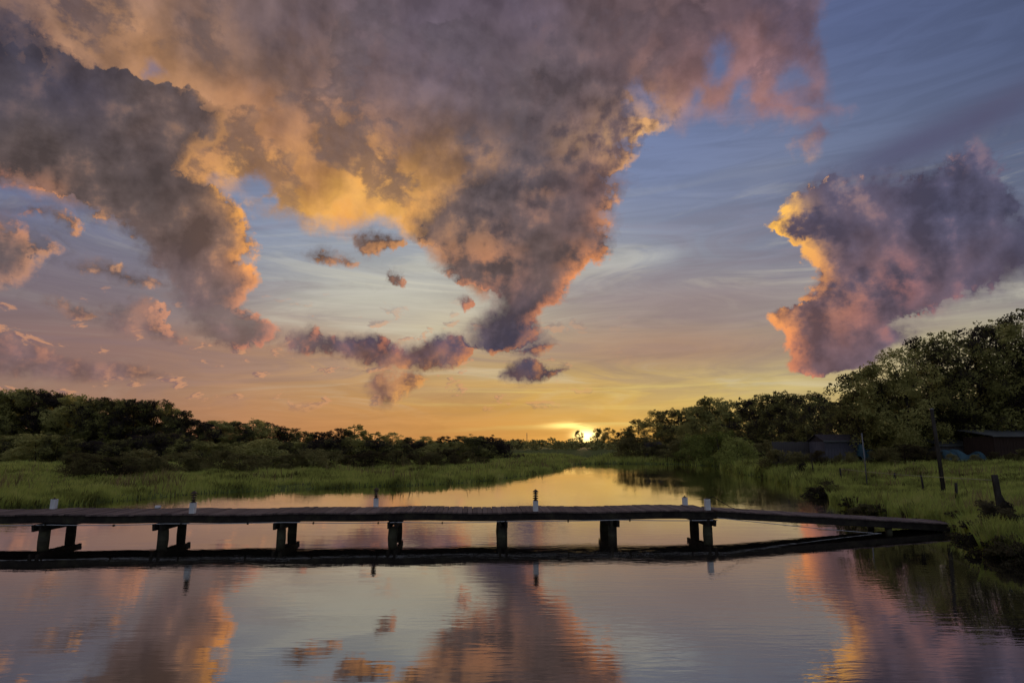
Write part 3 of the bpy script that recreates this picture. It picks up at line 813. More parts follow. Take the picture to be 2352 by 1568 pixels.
GRASS = leaf_material('marsh_grass', [(.36, (.060, .058, .022)), (.43, (.21, .23, .055)), (.53, (.37, .41, .096)), (.66, (.46, .45, .14))], .9, .45, 0)
LAWN = leaf_material('bank_grass', [(.36, (.058, .056, .022)), (.44, (.21, .23, .055)), (.55, (.38, .42, .10)), (.68, (.46, .45, .14))], .9, .55, 0)
b = MB('bark')
BARK = b.pbr(b.ramp(b.noise(3, 5, .6, stretch=(4, 4, 1)), [(.3, (.018, .015, .012)), (.7, (.065, .055, .042))]), .95, b.noise(6, 5, stretch=(4, 4, 1)), .03, .1)

def leaves(centres, radii, counts, size, r_, flat=.55):
    """leaf-sized faces gathered into clumps"""
    P, N_ = [], []
    for c, rad, n in zip(centres, radii, counts):
        d = r_.normal(size=(n, 3)); d /= np.linalg.norm(d, axis=1)[:, None]
        rr = rad * (.35 + .65 * r_.random(n) ** .6)
        p = np.asarray(c) + d * rr[:, None] * np.array([1, 1, flat])
        P.append(p); N_.append(d)
    P = np.concatenate(P); D_ = np.concatenate(N_)
    n = len(P)
    nrm = D_ * .6 + r_.normal(size=(n, 3)) * .7 + np.array([0, 0, .35]); nrm /= np.linalg.norm(nrm, axis=1)[:, None]
    u = np.cross(nrm, r_.normal(size=(n, 3))); u /= np.linalg.norm(u, axis=1)[:, None] + 1e-9
    w = np.cross(nrm, u)
    s_ = size * (.6 + .8 * r_.random(n))[:, None]
    V = np.stack([P - u * s_ * .5, P + w * s_ * .28, P + u * s_ * .5, P - w * s_ * .28], 1).reshape(-1, 3)
    return V, np.arange(4 * n).reshape(n, 4)

def make_tree(name, H, R, n_leaf, size, seed, base=.22, shape='round', leafmat=LEAF, clumps=26, rc_=1.0):
    """trunk mesh and crown mesh of a tree H metres tall with crown radius R"""
    r_ = np.random.default_rng(seed); rd = random.Random(seed)
    C, rad = [], []
    z0 = H * base
    for k in range(clumps):
        t = (k + r_.random()) / clumps
        z = z0 + (H - z0) * (t ** .85)
        tt = (z - z0) / (H - z0)
        if shape == 'round': env = math.sin(math.pi * min(1, .16 + .78 * tt)) ** .7
        elif shape == 'spread': env = .55 + .45 * math.sin(math.pi * min(1, .1 + .75 * tt)) if tt < .8 else .75 * (1 - tt) / .2 + .2
        elif shape == 'shrub': env = math.sqrt(max(0.05, 1 - tt * tt))
        else: env = (1 - tt) ** .7 + .12
        a = r_.random() * 6.283; q = R * env * (.25 + .75 * math.sqrt(r_.random()))
        rc = rc_ * R * (.26 + .22 * r_.random()) * (.7 + .5 * (1 - tt))
        C.append((q * math.cos(a), q * math.sin(a), min(z, H - rc * .5))); rad.append(rc)
    tot = sum(x * x for x in rad)
    counts = [max(8, int(n_leaf * .9 * x * x / tot)) for x in rad]
    # stray sprigs outside the clumps give an uneven outline
    for k in range(clumps):
        i = int(r_.integers(len(C) - k)) if len(C) > k else 0
        d = r_.normal(size=3); d[2] = abs(d[2]) * .8; d /= np.linalg.norm(d)
        c = np.array(C[i]) + d * rad[i] * r_.uniform(1.0, 1.35)
        if c[2] < z0 * .6: continue
        C.append(tuple(c)); rad.append(rad[i] * .32); counts.append(max(6, int(n_leaf * .1 / clumps)))
    V, F_ = leaves(C, rad, counts, size, r_, .75)
    crown = arrays_mesh(name + '_crown', V, F_, leafmat)
    g = Geo()
    rt = max(.05, H * .018)
    lean = (rd.uniform(-.06, .06) * H, rd.uniform(-.06, .06) * H)
    tp = [(0, 0, -.3), (lean[0] * .1, lean[1] * .1, H * .12), (lean[0] * .45, lean[1] * .3, H * .4), (lean[0] * .8, lean[1] * .9, H * .68), (lean[0], lean[1], H * .9)]
    g.tube(tp, [rt * 1.35, rt, rt * .75, rt * .45, rt * .12], 7, wob=.15)
    for k in range(min(9, clumps)):
        i = rd.randrange(clumps); z = min(C[i][2] * rd.uniform(.5, .8), H * .75); f = z / (H * .9)
        s_ = Vector((lean[0] * f, lean[1] * f, z)); e_ = Vector(C[i])
        g.tube([s_, s_.lerp(e_, .5) + Vector((rd.uniform(-.1, .1), rd.uniform(-.1, .1), .06 * H)), e_], [rt * .38, rt * .24, rt * .06], 5)
    trunk = g.mesh(name + '_trunk', BARK, True)
    return trunk, crown, H

PROTO = {
 'broad': [make_tree('broad', 8, 2.7, 8500, .25, s, .06, 'round', clumps=34) for s in (1, 2, 3, 4)],
 'spread': [make_tree('spread', 9, 3.3, 9800, .23, s, .08, 'spread', clumps=50, rc_=.8) for s in (11, 12, 13)],
 'big': [make_tree('big', 12, 4.2, 15000, .21, s, .10, 'spread', clumps=70, rc_=.72) for s in (21, 22, 23)],
 'shrub': [make_tree('shrub', 3, 2.0, 4200, .18, s, .02, 'shrub', LEAF_BROWN, 22) for s in (31, 32, 33)],
 'light': [make_tree('light', 3.4, 2.3, 4500, .18, s, .02, 'shrub', LEAF_LIGHT, 24) for s in (41, 42)],
 'thicket': [make_tree('thicket', 4, 2.4, 5200, .22, s, .0, 'shrub', LEAF, 30) for s in (71, 72, 73)],
 'slim': [make_tree('slim', 7, 1.9, 5000, .25, s, .08, 'round') for s in (51, 52)],
 'dark': [make_tree('dark', 1.0, .6, 2200, .085, s, .02, 'shrub', LEAF_DARK, 16) for s in (61, 62)],
}
TREES = []
def plant(kind, x, y, h, name, width=1.0, z=None):
    """h: height in metres"""
    p = PROTO[kind][len(TREES) % len(PROTO[kind])]
    TREES.append(dict(p=p, x=x, y=y, h=h, name=name, w=width, z=hz(x, y) if z is None else z))
    return TREES[-1]
def plant_px(kind, px, top, Y, name, width=1.0, dy=0):
    """a tree Y metres out whose top stands where the photograph shows it"""
    d = ray(px, top); k = (Y + dy) / d.y
    x = d.x * k; z = hz(x, Y + dy); h = CAM_H + d.z * k - z
    return plant(kind, x, Y + dy, max(h, .8), name, width, z)
def profile(pts, x):
    for (a, b_), (c, d) in zip(pts, pts[1:]):
        if a <= x <= c: return b_ + (d - b_) * (x - a) / (c - a)
    return pts[0][1] if x < pts[0][0] else pts[-1][1]

LEFT = [(-200, 880), (0, 899), (60, 893), (130, 899), (200, 905), (240, 916), (300, 919), (345, 917), (385, 926), (410, 940), (440, 958), (500, 964), (560, 961), (610, 966), (645, 979), (700, 986), (760, 985), (800, 975), (860, 985), (920, 994), (960, 1001), (1000, 998), (1060, 994), (1115, 1000), (1135, 1010)]
rt_ = random.Random(5)
x = -110
while x < 1140:                                          # the wood behind the left marsh
    Y = 130 if x < 430 else 140 + (x - 430) * .15 if x < 650 else 175 + (x - 650) * .10
    wob = rt_.uniform(-3, 7)
    kind = rt_.choice(['broad', 'broad', 'spread']) if x < 430 else rt_.choice(['broad', 'spread', 'broad', 'slim'])
    plant_px(kind, x, profile(LEFT, x) + wob, Y + rt_.uniform(-2, 2), 'left_tree', 1.15 if x < 430 else 1.7)
    plant_px('broad', x + 22, profile(LEFT, x + 22) + rt_.uniform(6, 16), Y + rt_.uniform(4, 8), 'left_tree', 1.3)
    x += rt_.uniform(40, 56) if x < 430 else rt_.uniform(34, 48)
x = 205
while x < 1150:                                          # lower growth along its foot
    Y = 41 + (x - 205) * .030
    plant_px('shrub', x, 1040 + rt_.uniform(-12, 10), Y + rt_.uniform(-1.5, 2.5), 'marsh_shrub', rt_.uniform(1.2, 1.7))
    x += rt_.uniform(34, 54)
x = -120
while x < 1130:                                          # thicket at the edge of the wood
    Y = 76 if x < 430 else 82 + (x - 430) * .02
    plant_px('thicket', x, (1004 if x < 430 else 1012) + rt_.uniform(-10, 8), Y + rt_.uniform(-2, 3), 'edge_thicket', rt_.uniform(1.2, 1.6) if x < 430 else rt_.uniform(1.6, 2.1))
    x += rt_.uniform(36, 50)
for x in (-70, 190):
    plant_px('shrub', x, 1042 + rt_.uniform(-6, 8), 47 + rt_.uniform(-1, 2), 'marsh_shrub', 1.3)
RIGHT = [(1440, 990), (1462, 960), (1480, 948), (1520, 942), (1560, 936), (1600, 930), (1622, 912), (1650, 914), (1685, 930), (1725, 914), (1765, 905), (1800, 906), (1838, 895), (1880, 905), (1912, 922), (1940, 892)]
x = 1462
while x < 1935:
    Y = 290 - (x - 1462) * .44
    plant_px(rt_.choice(['broad', 'spread', 'broad']), x, profile(RIGHT, x) + rt_.uniform(-2, 6), Y + rt_.uniform(-2, 2), 'right_tree', 1.15)
    if rt_.random() < .8: plant_px('broad', x + 20, profile(RIGHT, x + 20) + rt_.uniform(14, 30), Y + 6, 'right_tree', 1.2)
    x += rt_.uniform(38, 54)
x = 1470
while x < 1960:
    plant_px('shrub', x, 1014 + rt_.uniform(-14, 8), 94 - (x - 1470) * .072 + rt_.uniform(-2, 2), 'bank_shrub', 1.8)
    x += rt_.uniform(42, 62)
for (px_, top, Y, w_) in [(1600, 998, 82, 1.1), (1650, 990, 74, 1.2), (1690, 1004, 66, 1.0)]:
    plant_px('light', px_, top, Y, 'light_bush', w_)
for (px_, top, Y, w_, kd) in [(1968, 853, 52, 1.0, 'spread'), (2018, 838, 50, 1.0, 'spread'), (2062, 800, 49, .95, 'big'), (2120, 778, 51, 1.0, 'big'), (2178, 768, 49, .95, 'big'), (2240, 752, 50, 1.0, 'big'), (2300, 742, 49, 1.0, 'big'), (2350, 714, 50, 1.0, 'big'), (2430, 705, 50, 1.0, 'big'), (2520, 690, 48, 1.0, 'big')]:
    plant_px(kd, px_, top, Y, 'right_tall_tree', w_)
for (px_, top, Y) in [(1985, 900, 57), (2050, 880, 58), (2110, 850, 59), (2180, 850, 58), (2260, 850, 59), (2330, 840, 58), (2420, 820, 58)]:
    plant_px('spread', px_, top, Y, 'right_tall_tree', 1.2)
for px_ in (1985, 2030, 2075, 2120, 2165, 2215, 2270, 2330, 2400):
    plant_px('shrub', px_, 985 + rt_.uniform(-15, 15), 54 + rt_.uniform(-1, 2), 'bank_shrub', 1.2)
for (px_, top, Y, w_) in [(1790, 1030, 49, 1.3), (1830, 1036, 49, 1.2), (1882, 1034, 47, .9), (1925, 1042, 46, .8), (2035, 1026, 45, 1.2), (2075, 1020, 46, 1.3), (2115, 1022, 45, 1.2), (2150, 1034, 44, .9), (2240, 1052, 41, .8), (2320, 1046, 41, .9), (1955, 1036, 47, .8), (2005, 1034, 46, .8), (2185, 1040, 42, .8), (2285, 1036, 42.5, .9), (2345, 1030, 42, 1.0)]:
    plant_px('shrub', px_, top, Y, 'bank_shrub', w_)
# far trees by the setting sun
for (px_, top, Y, kd, w_) in [(1330, 988, 330, 'spread', .8), (1372, 984, 320, 'broad', 1.0), (1398, 982, 315, 'spread', 1.0), (1424, 992, 310, 'broad', 1.2), (1448, 986, 300, 'broad', 1.3), (1166, 1012, 260, 'broad', 1.2), (1192, 1008, 270, 'spread', 1.2), (1226, 1010, 280, 'broad', 1.3), (1148, 1010, 240, 'broad', 1.4)]:
    plant_px(kd, px_, top, Y, 'far_tree', w_)
# small dark growth by the fence and at the water's edge on the right
def hit(px, py):
    """where the ray through a place in the photograph meets the land or the water"""
    d = ray(px, py); t = 4.0
    while t < 400:
        p = Vector((0, 0, CAM_H)) + d * t
        if p.z <= max(0.0, hz(p.x, p.y)): return p
        t *= 1.006
    return p
for (px_, py_, h_, w_) in [(2262, 1190, .55, 1.0), (2282, 1215, .75, 1.1), (2308, 1222, .8, 1.1), (2330, 1235, .7, 1.2), (1880, 1140, .7, 1.6), (1905, 1132, .6, 1.5), (1760, 1062, 1.6, 1.0), (1742, 1064, 1.5, 1.0), (1845, 1092, .9, .8), (2250, 1262, .5, 1.4), (2330, 1282, .55, 1.3), (2205, 1212, .5, 1.5), (2225, 1232, .45, 1.6), (2240, 1244, .5, 1.6), (2290, 1262, .45, 1.7), (2310, 1284, .45, 1.4), (2345, 1296, .6, 1.2), (2275, 1275, .4, 1.6), (1960, 1166, .45, 1.7), (1985, 1176, .5, 1.6), (2020, 1180, .4, 1.6)]:
    p = hit(px_, py_)
    plant('dark', p.x, p.y, h_, 'weed_clump', w_)

ORD = ['first','second','third','fourth','fifth','sixth','seventh','eighth','ninth','tenth','eleventh','twelfth','thirteenth','fourteenth','fifteenth','sixteenth','seventeenth','eighteenth','nineteenth','twentieth']
def ordinal(n):
    if n < 20: return ORD[n]
    tens = {20: 'twenty', 30: 'thirty', 40: 'forty', 50: 'fifty'}[(n + 1) // 10 * 10]; u = (n + 1) % 10
    return tens + '-' + ORD[u - 1] if u else {20: 'twentieth', 30: 'thirtieth', 40: 'fortieth', 50: 'fiftieth'}[n + 1]
INFO = {
 'left_tree': ('tree', 'dark leafy tree in the wood behind the left marsh, {} from the left', 'tree', 'trees of the wood behind the left marsh'),
 'marsh_shrub': ('shrub', 'low bushy shrub along the foot of the left wood, {} from the left', 'shrub', 'shrubs along the left marsh'),
 'edge_thicket': ('shrub', 'tall dark thicket shrub at the edge of the left wood, {} from the left', 'shrub', 'thicket at the edge of the left wood'),
 'right_tree': ('tree', 'rounded green tree of the wood right of the sun, {} from the left', 'tree', 'trees of the wood right of the sun'),
 'bank_shrub': ('shrub', 'shrub under the trees of the right bank, {} from the left', 'shrub', 'shrubs under the right bank trees'),
 'light_bush': ('bush', 'pale green rounded bush before the right wood, {} from the left', 'bush', 'pale bushes before the right wood'),
 'right_tall_tree': ('tree', 'tall tree at the right edge behind the sheds, {} from the left', 'tree', 'tall trees behind the sheds'),
 'far_tree': ('tree', 'small far tree on the horizon near the setting sun, {} from the left', 'tree', 'far trees near the sun'),
 'weed_clump': ('weed_clump', 'low dark clump of weeds on the right bank, {} from the left', 'weeds', 'dark weeds on the right bank'),
}
by = {}
for t in TREES: by.setdefault(t['name'], []).append(t)
for nm, L in by.items():
    L.sort(key=lambda t: t['x'] / t['y'])
    base, lab, cat, grp = INFO[nm]
    for i, t in enumerate(L):
        tr, cr, H = t['p']
        r = thing(base, lab.format(ordinal(i)), cat, (t['x'], t['y'], t['z'] - .05), grp, rt_.uniform(0, 6.28))
        k = t['h'] / H; r.scale = (k * t['w'], k * t['w'], k)
        if base != 'weed_clump': link('trunk', tr, r)
        link('crown' if cat == 'tree' else 'foliage', cr, r)

# far woodland on the horizon: one mass
r_ = np.random.default_rng(3)
C, Rr, Nn = [], [], []
for k in range(1500):
    Y = r_.uniform(250, 430); X = r_.uniform(-1.0, 1.0) * Y
    hmax = 4.4 + .9 * math.sin(X * .031 + 1) + .5 * math.sin(X * .11) + r_.normal() * .5
    C.append((X, Y, max(.7, hmax * r_.uniform(.2, .8)))); Rr.append(r_.uniform(1.8, 3.2)); Nn.append(40)
V, F_ = leaves(C, Rr, Nn, 1.2, r_, .45)
V[:, 2] = np.maximum(V[:, 2], .05)
tag(link('far_woodland', arrays_mesh('far_woodland', V, F_, LEAF)), 'distant dark belt of woodland along the horizon', 'woodland', kind='stuff')

# grass
def blades(n_try, xr, yr, keep, hfun, wfun, seed):
    r_ = np.random.default_rng(seed)
    Y = yr[0] * (yr[1] / yr[0]) ** r_.random(n_try)            # thinner with distance
    lo = np.maximum(xr[0], -1.02 * Y - 3); hi = np.minimum(xr[1], 1.02 * Y + 3)
    X = lo + (hi - lo) * r_.random(n_try)
    sd = shore_sd(X, Y) + .35 * wave(X * 2.2, Y * 2.2)
    k = keep(X, Y, sd, r_); X, Y, sd = X[k], Y[k], sd[k]
    n = len(X); Z = np.maximum(height(X, Y), -.25) - .02
    h = hfun(X, Y, sd) * (.65 + .6 * r_.random(n)); w = wfun(Y) * (.7 + .6 * r_.random(n))
    a = r_.random(n) * 6.283; ln = r_.normal(size=(n, 2)) * .22 * h[:, None] + np.array([.05, 0]) * h[:, None]
    dx, dy = np.cos(a) * w / 2, np.sin(a) * w / 2
    P = np.stack([X, Y, Z], 1)
    V = np.stack([P + np.stack([-dx, -dy, 0 * dx], 1), P + np.stack([dx, dy, 0 * dx], 1),
                  P + np.stack([dx * .7 + ln[:, 0] * .4, dy * .7 + ln[:, 1] * .4, h * .6], 1),
                  P + np.stack([ln[:, 0], ln[:, 1], h], 1),
                  P + np.stack([-dx * .7 + ln[:, 0] * .4, -dy * .7 + ln[:, 1] * .4, h * .6], 1)], 1).reshape(-1, 3)
    i = np.arange(n)[:, None] * 5
    return V, i + np.array([[0, 1, 2, 3, 4]])
clump = lambda X, Y: wave(X * 1.7 + 3, Y * 1.5) + .6 * wave(X * 4.1, Y * 3.7 + 1)
def keep_left(X, Y, sd, r_):
    side = (X < 6 + (Y - 60) * .25)
    return side & (sd > -.15) & (sd < 95) & (clump(X, Y) > -.75 + .5 * (r_.random(len(X)) - .5)) & (r_.random(len(X)) < np.clip(1.25 - sd / 60, .35, 1))
V, F_ = blades(260000, (-130, 12), (18, 150), keep_left, lambda X, Y, sd: .52 * np.clip(.72 + .45 * clump(X, Y), .25, 1.4) * np.where(sd > 9, .8, 1.0), lambda Y: .016 + .0011 * Y, 71)
tag(link('marsh_grass', arrays_mesh('marsh_grass', V, F_, GRASS)), 'tall green marsh grass along the left shore', 'grass', kind='stuff')
def keep_far(X, Y, sd, r_):
    return (X > 6 + (Y - 60) * .25 - 2) & (Y > 66) & (sd > -.2) & (sd < 90)
V, F_ = blades(80000, (2, 90), (64, 190), keep_far, lambda X, Y, sd: .95 * np.clip(.75 + .25 * clump(X, Y), .4, 1.1), lambda Y: .014 + .0012 * Y, 72)
tag(link('far_marsh_grass', arrays_mesh('far_marsh_grass', V, F_, GRASS)), 'green marsh grass at the far end of the creek', 'grass', kind='stuff')
def keep_right(X, Y, sd, r_):
    return (X > 8) & (sd > -.18) & (sd < 30) & (clump(X, Y) > -1.1)
V, F_ = blades(210000, (9, 75), (9, 74), keep_right, lambda X, Y, sd: np.clip(.20 + .14 * clump(X, Y), .06, .5) + .36 * np.exp(-np.clip(sd, 0, 9) / 1.3) + np.clip((Y - 30) / 60, 0, .35), lambda Y: .010 + .0011 * Y, 73)
tag(link('bank_grass', arrays_mesh('bank_grass', V, F_, LAWN)), 'rough green grass on the right bank', 'grass', kind='stuff')

REED = leaf_material('dry_reeds', [(.35, (.10, .075, .035)), (.5, (.22, .17, .075)), (.68, (.36, .29, .13))], .8, .6, 0)
def keep_reed(X, Y, sd, r_):
    c = wave(X * .9 + 11, Y * .8 + 5) + .5 * wave(X * 2.6, Y * 2.3)
    return (sd > -.2) & (sd < 26) & (c > .30 + .35 * r_.random(len(X))) & (r_.random(len(X)) < np.clip(1.1 - sd / 14, .15, 1))
V, F_ = blades(90000, (-70, 40), (12, 95), keep_reed, lambda X, Y, sd: .72 + .25 * clump(X, Y) - np.where((X > 8) & (Y < 60), .22, 0), lambda Y: .010 + .0008 * Y, 74)
tag(link('dry_reeds', arrays_mesh('dry_reeds', V, F_, REED)), 'scattered tan dry reeds standing among the green marsh grass', 'reeds', kind='stuff')

# ================================================================== fence, poles, sheds on the right bank
b = MB('old_post'); POST = b.pbr(b.ramp(b.noise(4, 5, .6, stretch=(3, 3, .6)), [(.3, (.020, .016, .015)), (.7, (.070, .060, .052))]), .9, b.noise(9, 5, stretch=(4, 4, .6)), .02, .1)
b = MB('galvanised'); GALV = b.pbr((.16, .16, .18), .5, spec=.4, metal=.5)
b = MB('pale_wire'); WIRE = b.pbr((.32, .30, .20), .5, spec=.4)
b = MB('lavender_siding'); SIDING = b.pbr(b.ramp(b.noise(2.5, 5, .6, stretch=(1, 1, .4)), [(.3, (.06, .056, .075)), (.7, (.12, .115, .145))]), .8, spec=.2)
b = MB('dark_shingle'); SHINGLE = b.pbr(b.ramp(b.noise(5, 4), [(.3, (.025, .020, .025)), (.7, (.055, .045, .05))]), .9)
b = MB('teal_tarp'); TARP = b.pbr(b.ramp(b.noise(1.6, 5, .6), [(.3, (.010, .036, .058)), (.7, (.026, .085, .115))]), .55, b.noise(3, 4), .06, .3)
b = MB('red_brown_boards'); BOARDS = b.pbr(b.ramp(b.noise(2.0, 5, .6, stretch=(6, 6, .5)), [(.3, (.022, .012, .010)), (.7, (.052, .028, .021))]), .85)
b = MB('pale_sheet_metal'); SHEET = b.pbr(b.ramp(b.noise(1.5, 4), [(.3, (.075, .078, .085)), (.7, (.14, .145, .15))]), .5, spec=.4, metal=.3)
b = MB('grey_boards'); GREYB = b.pbr(b.ramp(b.noise(2.0, 5, .6, stretch=(6, 6, .5)), [(.3, (.06, .052, .055)), (.7, (.13, .115, .115))]), .9)
b = MB('window_glass_dark'); DGLASS = b.pbr((.02, .025, .03), .12, spec=.6)

def top_z(p, px, py): 
    d = ray(px, py); return CAM_H + d.z * p.y / d.y
# wire fence
fence_posts = [((1845, 1090), (1845, 1063), .055), ((1868, 1094), (1866, 1056), .04), ((1932, 1106), (1931, 1074), .06), ((2057, 1108), (2055, 1088), .06), ((2121, 1133), (2119, 1090), .045), ((2199, 1150), (2197, 1108), .06)]
P0 = hit(2300, 1196)
big_top = top_z(P0, 2294, 1090)
FP = []
for (bx, by_), (tx, ty), r in fence_posts:
    p = hit(bx, by_); FP.append((p, max(.5, top_z(p, tx, ty) - p.z), r))
froot = thing('wire_fence', 'wire fence of thin uneven posts crossing the right bank', 'fence', (FP[0][0].x, FP[0][0].y, FP[0][0].z))
fo = froot.location.copy()
for p, h, r in FP:
    q = p - fo
    link('post', Geo().tube([(q.x, q.y, q.z - .3), (q.x + random.uniform(-.02, .02), q.y, q.z + h * .5), (q.x + random.uniform(-.05, .05), q.y, q.z + h)], [r, r * .9, r * .8], 7, wob=.15).mesh('post', POST, True), froot)
ends = sorted(FP, key=lambda e: e[0].x)
pp = [(e[0] - fo) + Vector((0, 0, e[1] * .93)) for e in FP[2:]] + [P0 - fo + Vector((0, 0, (big_top - P0.z) * .88))]
first, last = pp[0], pp[-1]
wp = []
for t in [i / 30 for i in range(31)]:
    q = first.lerp(last, t); wp.append((q.x, q.y, q.z - .06 * math.sin(math.pi * t)))
link('wire', Geo().tube(wp, .009, 5).mesh('wire', WIRE, True), froot)
# big corner post
h = big_top - P0.z
bp = thing('corner_post', 'thick dark weathered post beside the weeds at the right edge', 'post', (P0.x, P0.y, P0.z))
link('post', Geo().tube([(0, 0, -.4), (.01, 0, h * .4), (-.02, 0, h * .8), (-.03, 0, h)], [.10, .09, .085, .075], 10, wob=.14).mesh('post', POST, True), bp)
link('brace', Geo().tube([(.42, -.05, -.25), (.05, -.02, h * .55)], [.06, .05], 7, wob=.1).mesh('brace', POST, True), bp)
# pale metal pole
p = hit(1992, 1116); zt = top_z(p, 1979, 994)
tag(link('metal_pole', Geo().tube([(0, 0, -.3), (0, 0, (zt - p.z) * .5), (-.03, 0, zt - p.z)], .028, 8).mesh('metal_pole', GALV, True), None, p), 'slim pale metal pole standing in the grass before the grey shed', 'pole')
# utility pole
p = hit(2169, 1135); zt = top_z(p, 2149, 940)
up = thing('utility_pole', 'tall leaning grey wooden pole before the dark trees', 'pole', tuple(p))
H = zt - p.z
link('pole', Geo().tube([(0, 0, -.4), (-.05, 0, H * .5), (-.12, 0, H)], [.085, .075, .06], 9, wob=.06).mesh('pole', POST, True), up)
link('pole_cap', Geo().lathe([(.075, 0), (.07, .03), (.01, .05)], 8).mesh('pole_cap', GALV), up, (-.12, 0, H))

# grey shed
p0, p1 = hit(1897, 1053), hit(1979, 1053)
Ysh = 50.0
def at(px, py, Y):
    d = ray(px, py); k = Y / d.y; return Vector((d.x * k, Y, CAM_H + d.z * k))
def shed(name, label, pxl, pxr, py_base, py_eave, Y, depth, wall, roof, ridge, boards, door=None, over=.15, mono=False):
    a, c = at(pxl, py_base, Y), at(pxr, py_base, Y)
    W = c.x - a.x; e = at(pxl, py_eave, Y).z - a.z
    zg = min(a.z, hz((a.x + c.x) / 2, Y)) - .1
    t = thing(name, label, 'shed', (a.x, Y, zg)); lift = a.z - zg; e += lift
    bw = W / boards
    bm_ = Geo().box((.006, 0, 0), (bw - .006, .04, e)).mesh('board', wall, bevel=.004)
    for k in range(boards): link('board', bm_, t, (k * bw, random.uniform(-.006, .006), 0))
    link('wall', Geo().box((0, .05, 0), (.05, depth, e - .003)).box((W - .05, .05, 0), (W, depth, e - .003)).box((.051, depth - .05, 0), (W - .051, depth, e - .003)).box((.051, .05, 0), (W - .051, .09, e - .003)).mesh('wall', wall), t)
    g = Geo()
    if mono:
        g.v += [(-over, -over, e + .02), (W + over, -over, e + .02), (W + over, depth + over, e + .02 + ridge), (-over, depth + over, e + .02 + ridge)]
        g.v += [(x, y, z + .07) for x, y, z in g.v]
        g.f += [(3, 2, 1, 0), (4, 5, 6, 7)] + [(i, (i+1) % 4, 4 + (i+1) % 4, 4 + i) for i in range(4)]
    else:
        for sgn in (0, 1):
            y0, y1 = (-over, depth / 2) if sgn == 0 else (depth + over, depth / 2)
            bI = len(g.v)
            q = [(-over, y0, e + .01), (W + over, y0, e + .01), (W + over, y1, e + ridge), (-over, y1, e + ridge)]
            g.v += q + [(x, y, z + .06) for x, y, z in q]
            g.f += [(bI+3, bI+2, bI+1, bI), (bI+4, bI+5, bI+6, bI+7)] + [(bI+i, bI+(i+1) % 4, bI+4+(i+1) % 4, bI+4+i) for i in range(4)]
        g.v += [(.01, 0.02, e), (.01, depth - .02, e), (.01, depth / 2, e + ridge - .02), (W - .01, .02, e), (W - .01, depth - .02, e), (W - .01, depth / 2, e + ridge - .02)]
        n = len(g.v); g.f += [(n-6, n-5, n-4), (n-3, n-1, n-2)]
    link('roof', g.mesh('roof', roof), t)
    link('fascia', Geo().box((-over, -over - .03, e - .02), (W + over, -over - .003, e + .085)).mesh('fascia', SHEET), t)
    if door:
        dr = link('door', Geo().box((W * door, -.035, .05), (W * door + .8, -.008, min(1.85, e - .15))).mesh('door', GREYB), t)
        link('handle', Geo().box((W * door + .68, -.06, .9), (W * door + .72, -.036, 1.02)).mesh('handle', GALV), dr)
    return t
shed('shed', 'pale lavender grey shed with dark roof behind the slim metal pole', 1897, 1979, 1056, 1014, Ysh, 2.6, SIDING, SHINGLE, .55, 12)
shed('shed', 'red brown board shed with pale roof edge at the far right', 2291, 2440, 1078, 1002, 44, 3.0, BOARDS, SHEET, .45, 20, .55, .2, True)
shed('shed', 'small open lean-to with pale corrugated roof behind the teal tarp', 2163, 2236, 1072, 1024, 47.5, 1.6, GREYB, SHEET, .5, 8, None, .1, True)
# board fence left of the grey shed
a, c = at(1775, 1044, 53), at(1890, 1044, 53)
bf = thing('board_fence', 'low weathered grey board fence left of the grey shed', 'fence', (a.x, 53, hz(a.x + 1, 53) - .1))
bh = at(1800, 1014, 53).z - bf.location.z
nb = 26; bw = (c.x - a.x) / nb
for k in range(nb):
    link('board', Geo().box((.006, 0, 0), (bw - .006, .025, bh + random.uniform(-.05, .03))).mesh('board', GREYB), bf, (k * bw, random.uniform(-.008, .008), 0))
for zz in (.25, bh * .8): link('rail', Geo().box((0, .034, zz), (c.x - a.x, .08, zz + .08)).mesh('rail', GREYB), bf)
for k in range(5): link('post', Geo().box((-.05, .081, 0), (.05, .18, bh - .05)).mesh('post', POST), bf, ((c.x - a.x) * (k + .1) / 4.4, 0, 0))
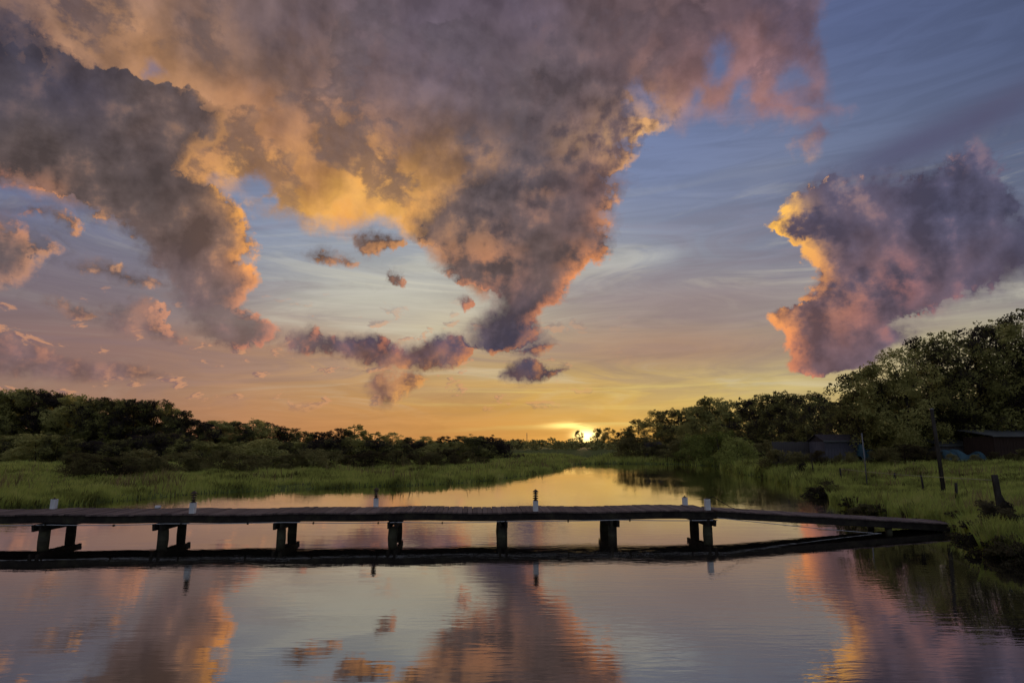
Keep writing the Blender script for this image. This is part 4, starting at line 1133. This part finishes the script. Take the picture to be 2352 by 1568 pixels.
# tarp covered boat and heap
def tarp_heap(name, label, cat, pxl, pxr, py_base, py_top, Y, depth, seed, bow=True):
    a, c = at(pxl, py_base, Y), at(pxr, py_base, Y); W = c.x - a.x; Ht = at(pxl, py_top, Y).z - a.z
    zg = min(a.z, hz((a.x + c.x) / 2, Y)) - .05; Ht += a.z - zg
    r_ = random.Random(seed); nu, nv = 28, 12
    ph = [r_.uniform(0, 6.28) for _ in range(6)]
    g = Geo()
    for i in range(nu + 1):
        u = i / nu
        wd = depth * (1 - .75 * max(0, (u - .7) / .3) ** 2) if bow else depth * (1 - .25 * abs(2 * u - 1) ** 4)
        hh = Ht * (.80 + .12 * math.sin(u * 5 + ph[0]) + .07 * math.sin(u * 13 + ph[1])) * (1 - .35 * max(0, (u - .85) / .15) ** 2) * (1 - .5 * max(0, (.06 - u) / .06) ** 2)
        for j in range(nv + 1):
            v = j / nv; a_ = math.pi * v
            y = -math.cos(a_) * wd / 2; z = hh * math.sin(a_) ** .55 if 0 < j < nv else 0
            z *= 1 + .05 * math.sin(u * 21 + v * 9 + ph[2]); y *= 1 + .05 * math.sin(u * 17 + v * 5 + ph[3])
            g.v.append((W * u, y, z))
    for i in range(nu):
        for j in range(nv):
            k = i * (nv + 1) + j; g.f.append((k, k + nv + 1, k + nv + 2, k + 1))
    g.f.append(tuple(range(nv, -1, -1))); g.f.append(tuple(nu * (nv + 1) + j for j in range(nv + 1)))
    t = thing(name, label, cat, (a.x, Y + depth / 2, zg))
    link('tarpaulin', g.mesh('tarpaulin', TARP, True), t, (0, 0, .02))
    rp = []
    for k in (.22, .5, .76):
        pts = []
        for j in range(nv + 1):
            q = g.v[int(k * nu) * (nv + 1) + j]; pts.append((q[0], q[1] * 1.01, q[2] * 1.01 + .02))
        link('lashing', Geo().tube(pts, .012, 5).mesh('lashing', ROPE, True), t)
    return t
tarp_heap('covered_boat', 'boat under a teal tarpaulin beside the red brown shed', 'boat', 2185, 2288, 1078, 1027, 43, 1.7, 3)
tarp_heap('covered_stack', 'small stack under a teal tarpaulin right of the grey shed', 'stack', 1984, 2022, 1060, 1020, 48.5, 1.1, 8, False)
# dark shelter under the trees of the far right bank
shed('shed', 'low dark shelter under the trees right of the sun', 1486, 1522, 1046, 1026, 92, 3, GREYB, SHINGLE, .7, 5)
# radio mast far away
d = ray(1210, 994); k = 900 / d.y
mz = CAM_H + d.z * k
mast = thing('radio_mast', 'thin radio mast far off on the horizon left of the sun', 'mast', (d.x * k, 900, 0))
for j in range(3):
    a_ = j * 2.094
    link('mast_leg', Geo().tube([(.9 * math.cos(a_), .9 * math.sin(a_), 0), (.25 * math.cos(a_), .25 * math.sin(a_), mz)], .22, 5).mesh('mast_leg', GALV), mast)
for j in range(12):
    z = mz * (j + .5) / 12; r = .9 - .65 * (j + .5) / 12
    link('mast_brace', Geo().tube([(r, 0, z), (-r * .5, r * .87, z + .8), (-r * .5, -r * .87, z), (r, 0, z)], .1, 4).mesh('mast_brace', GALV), mast)
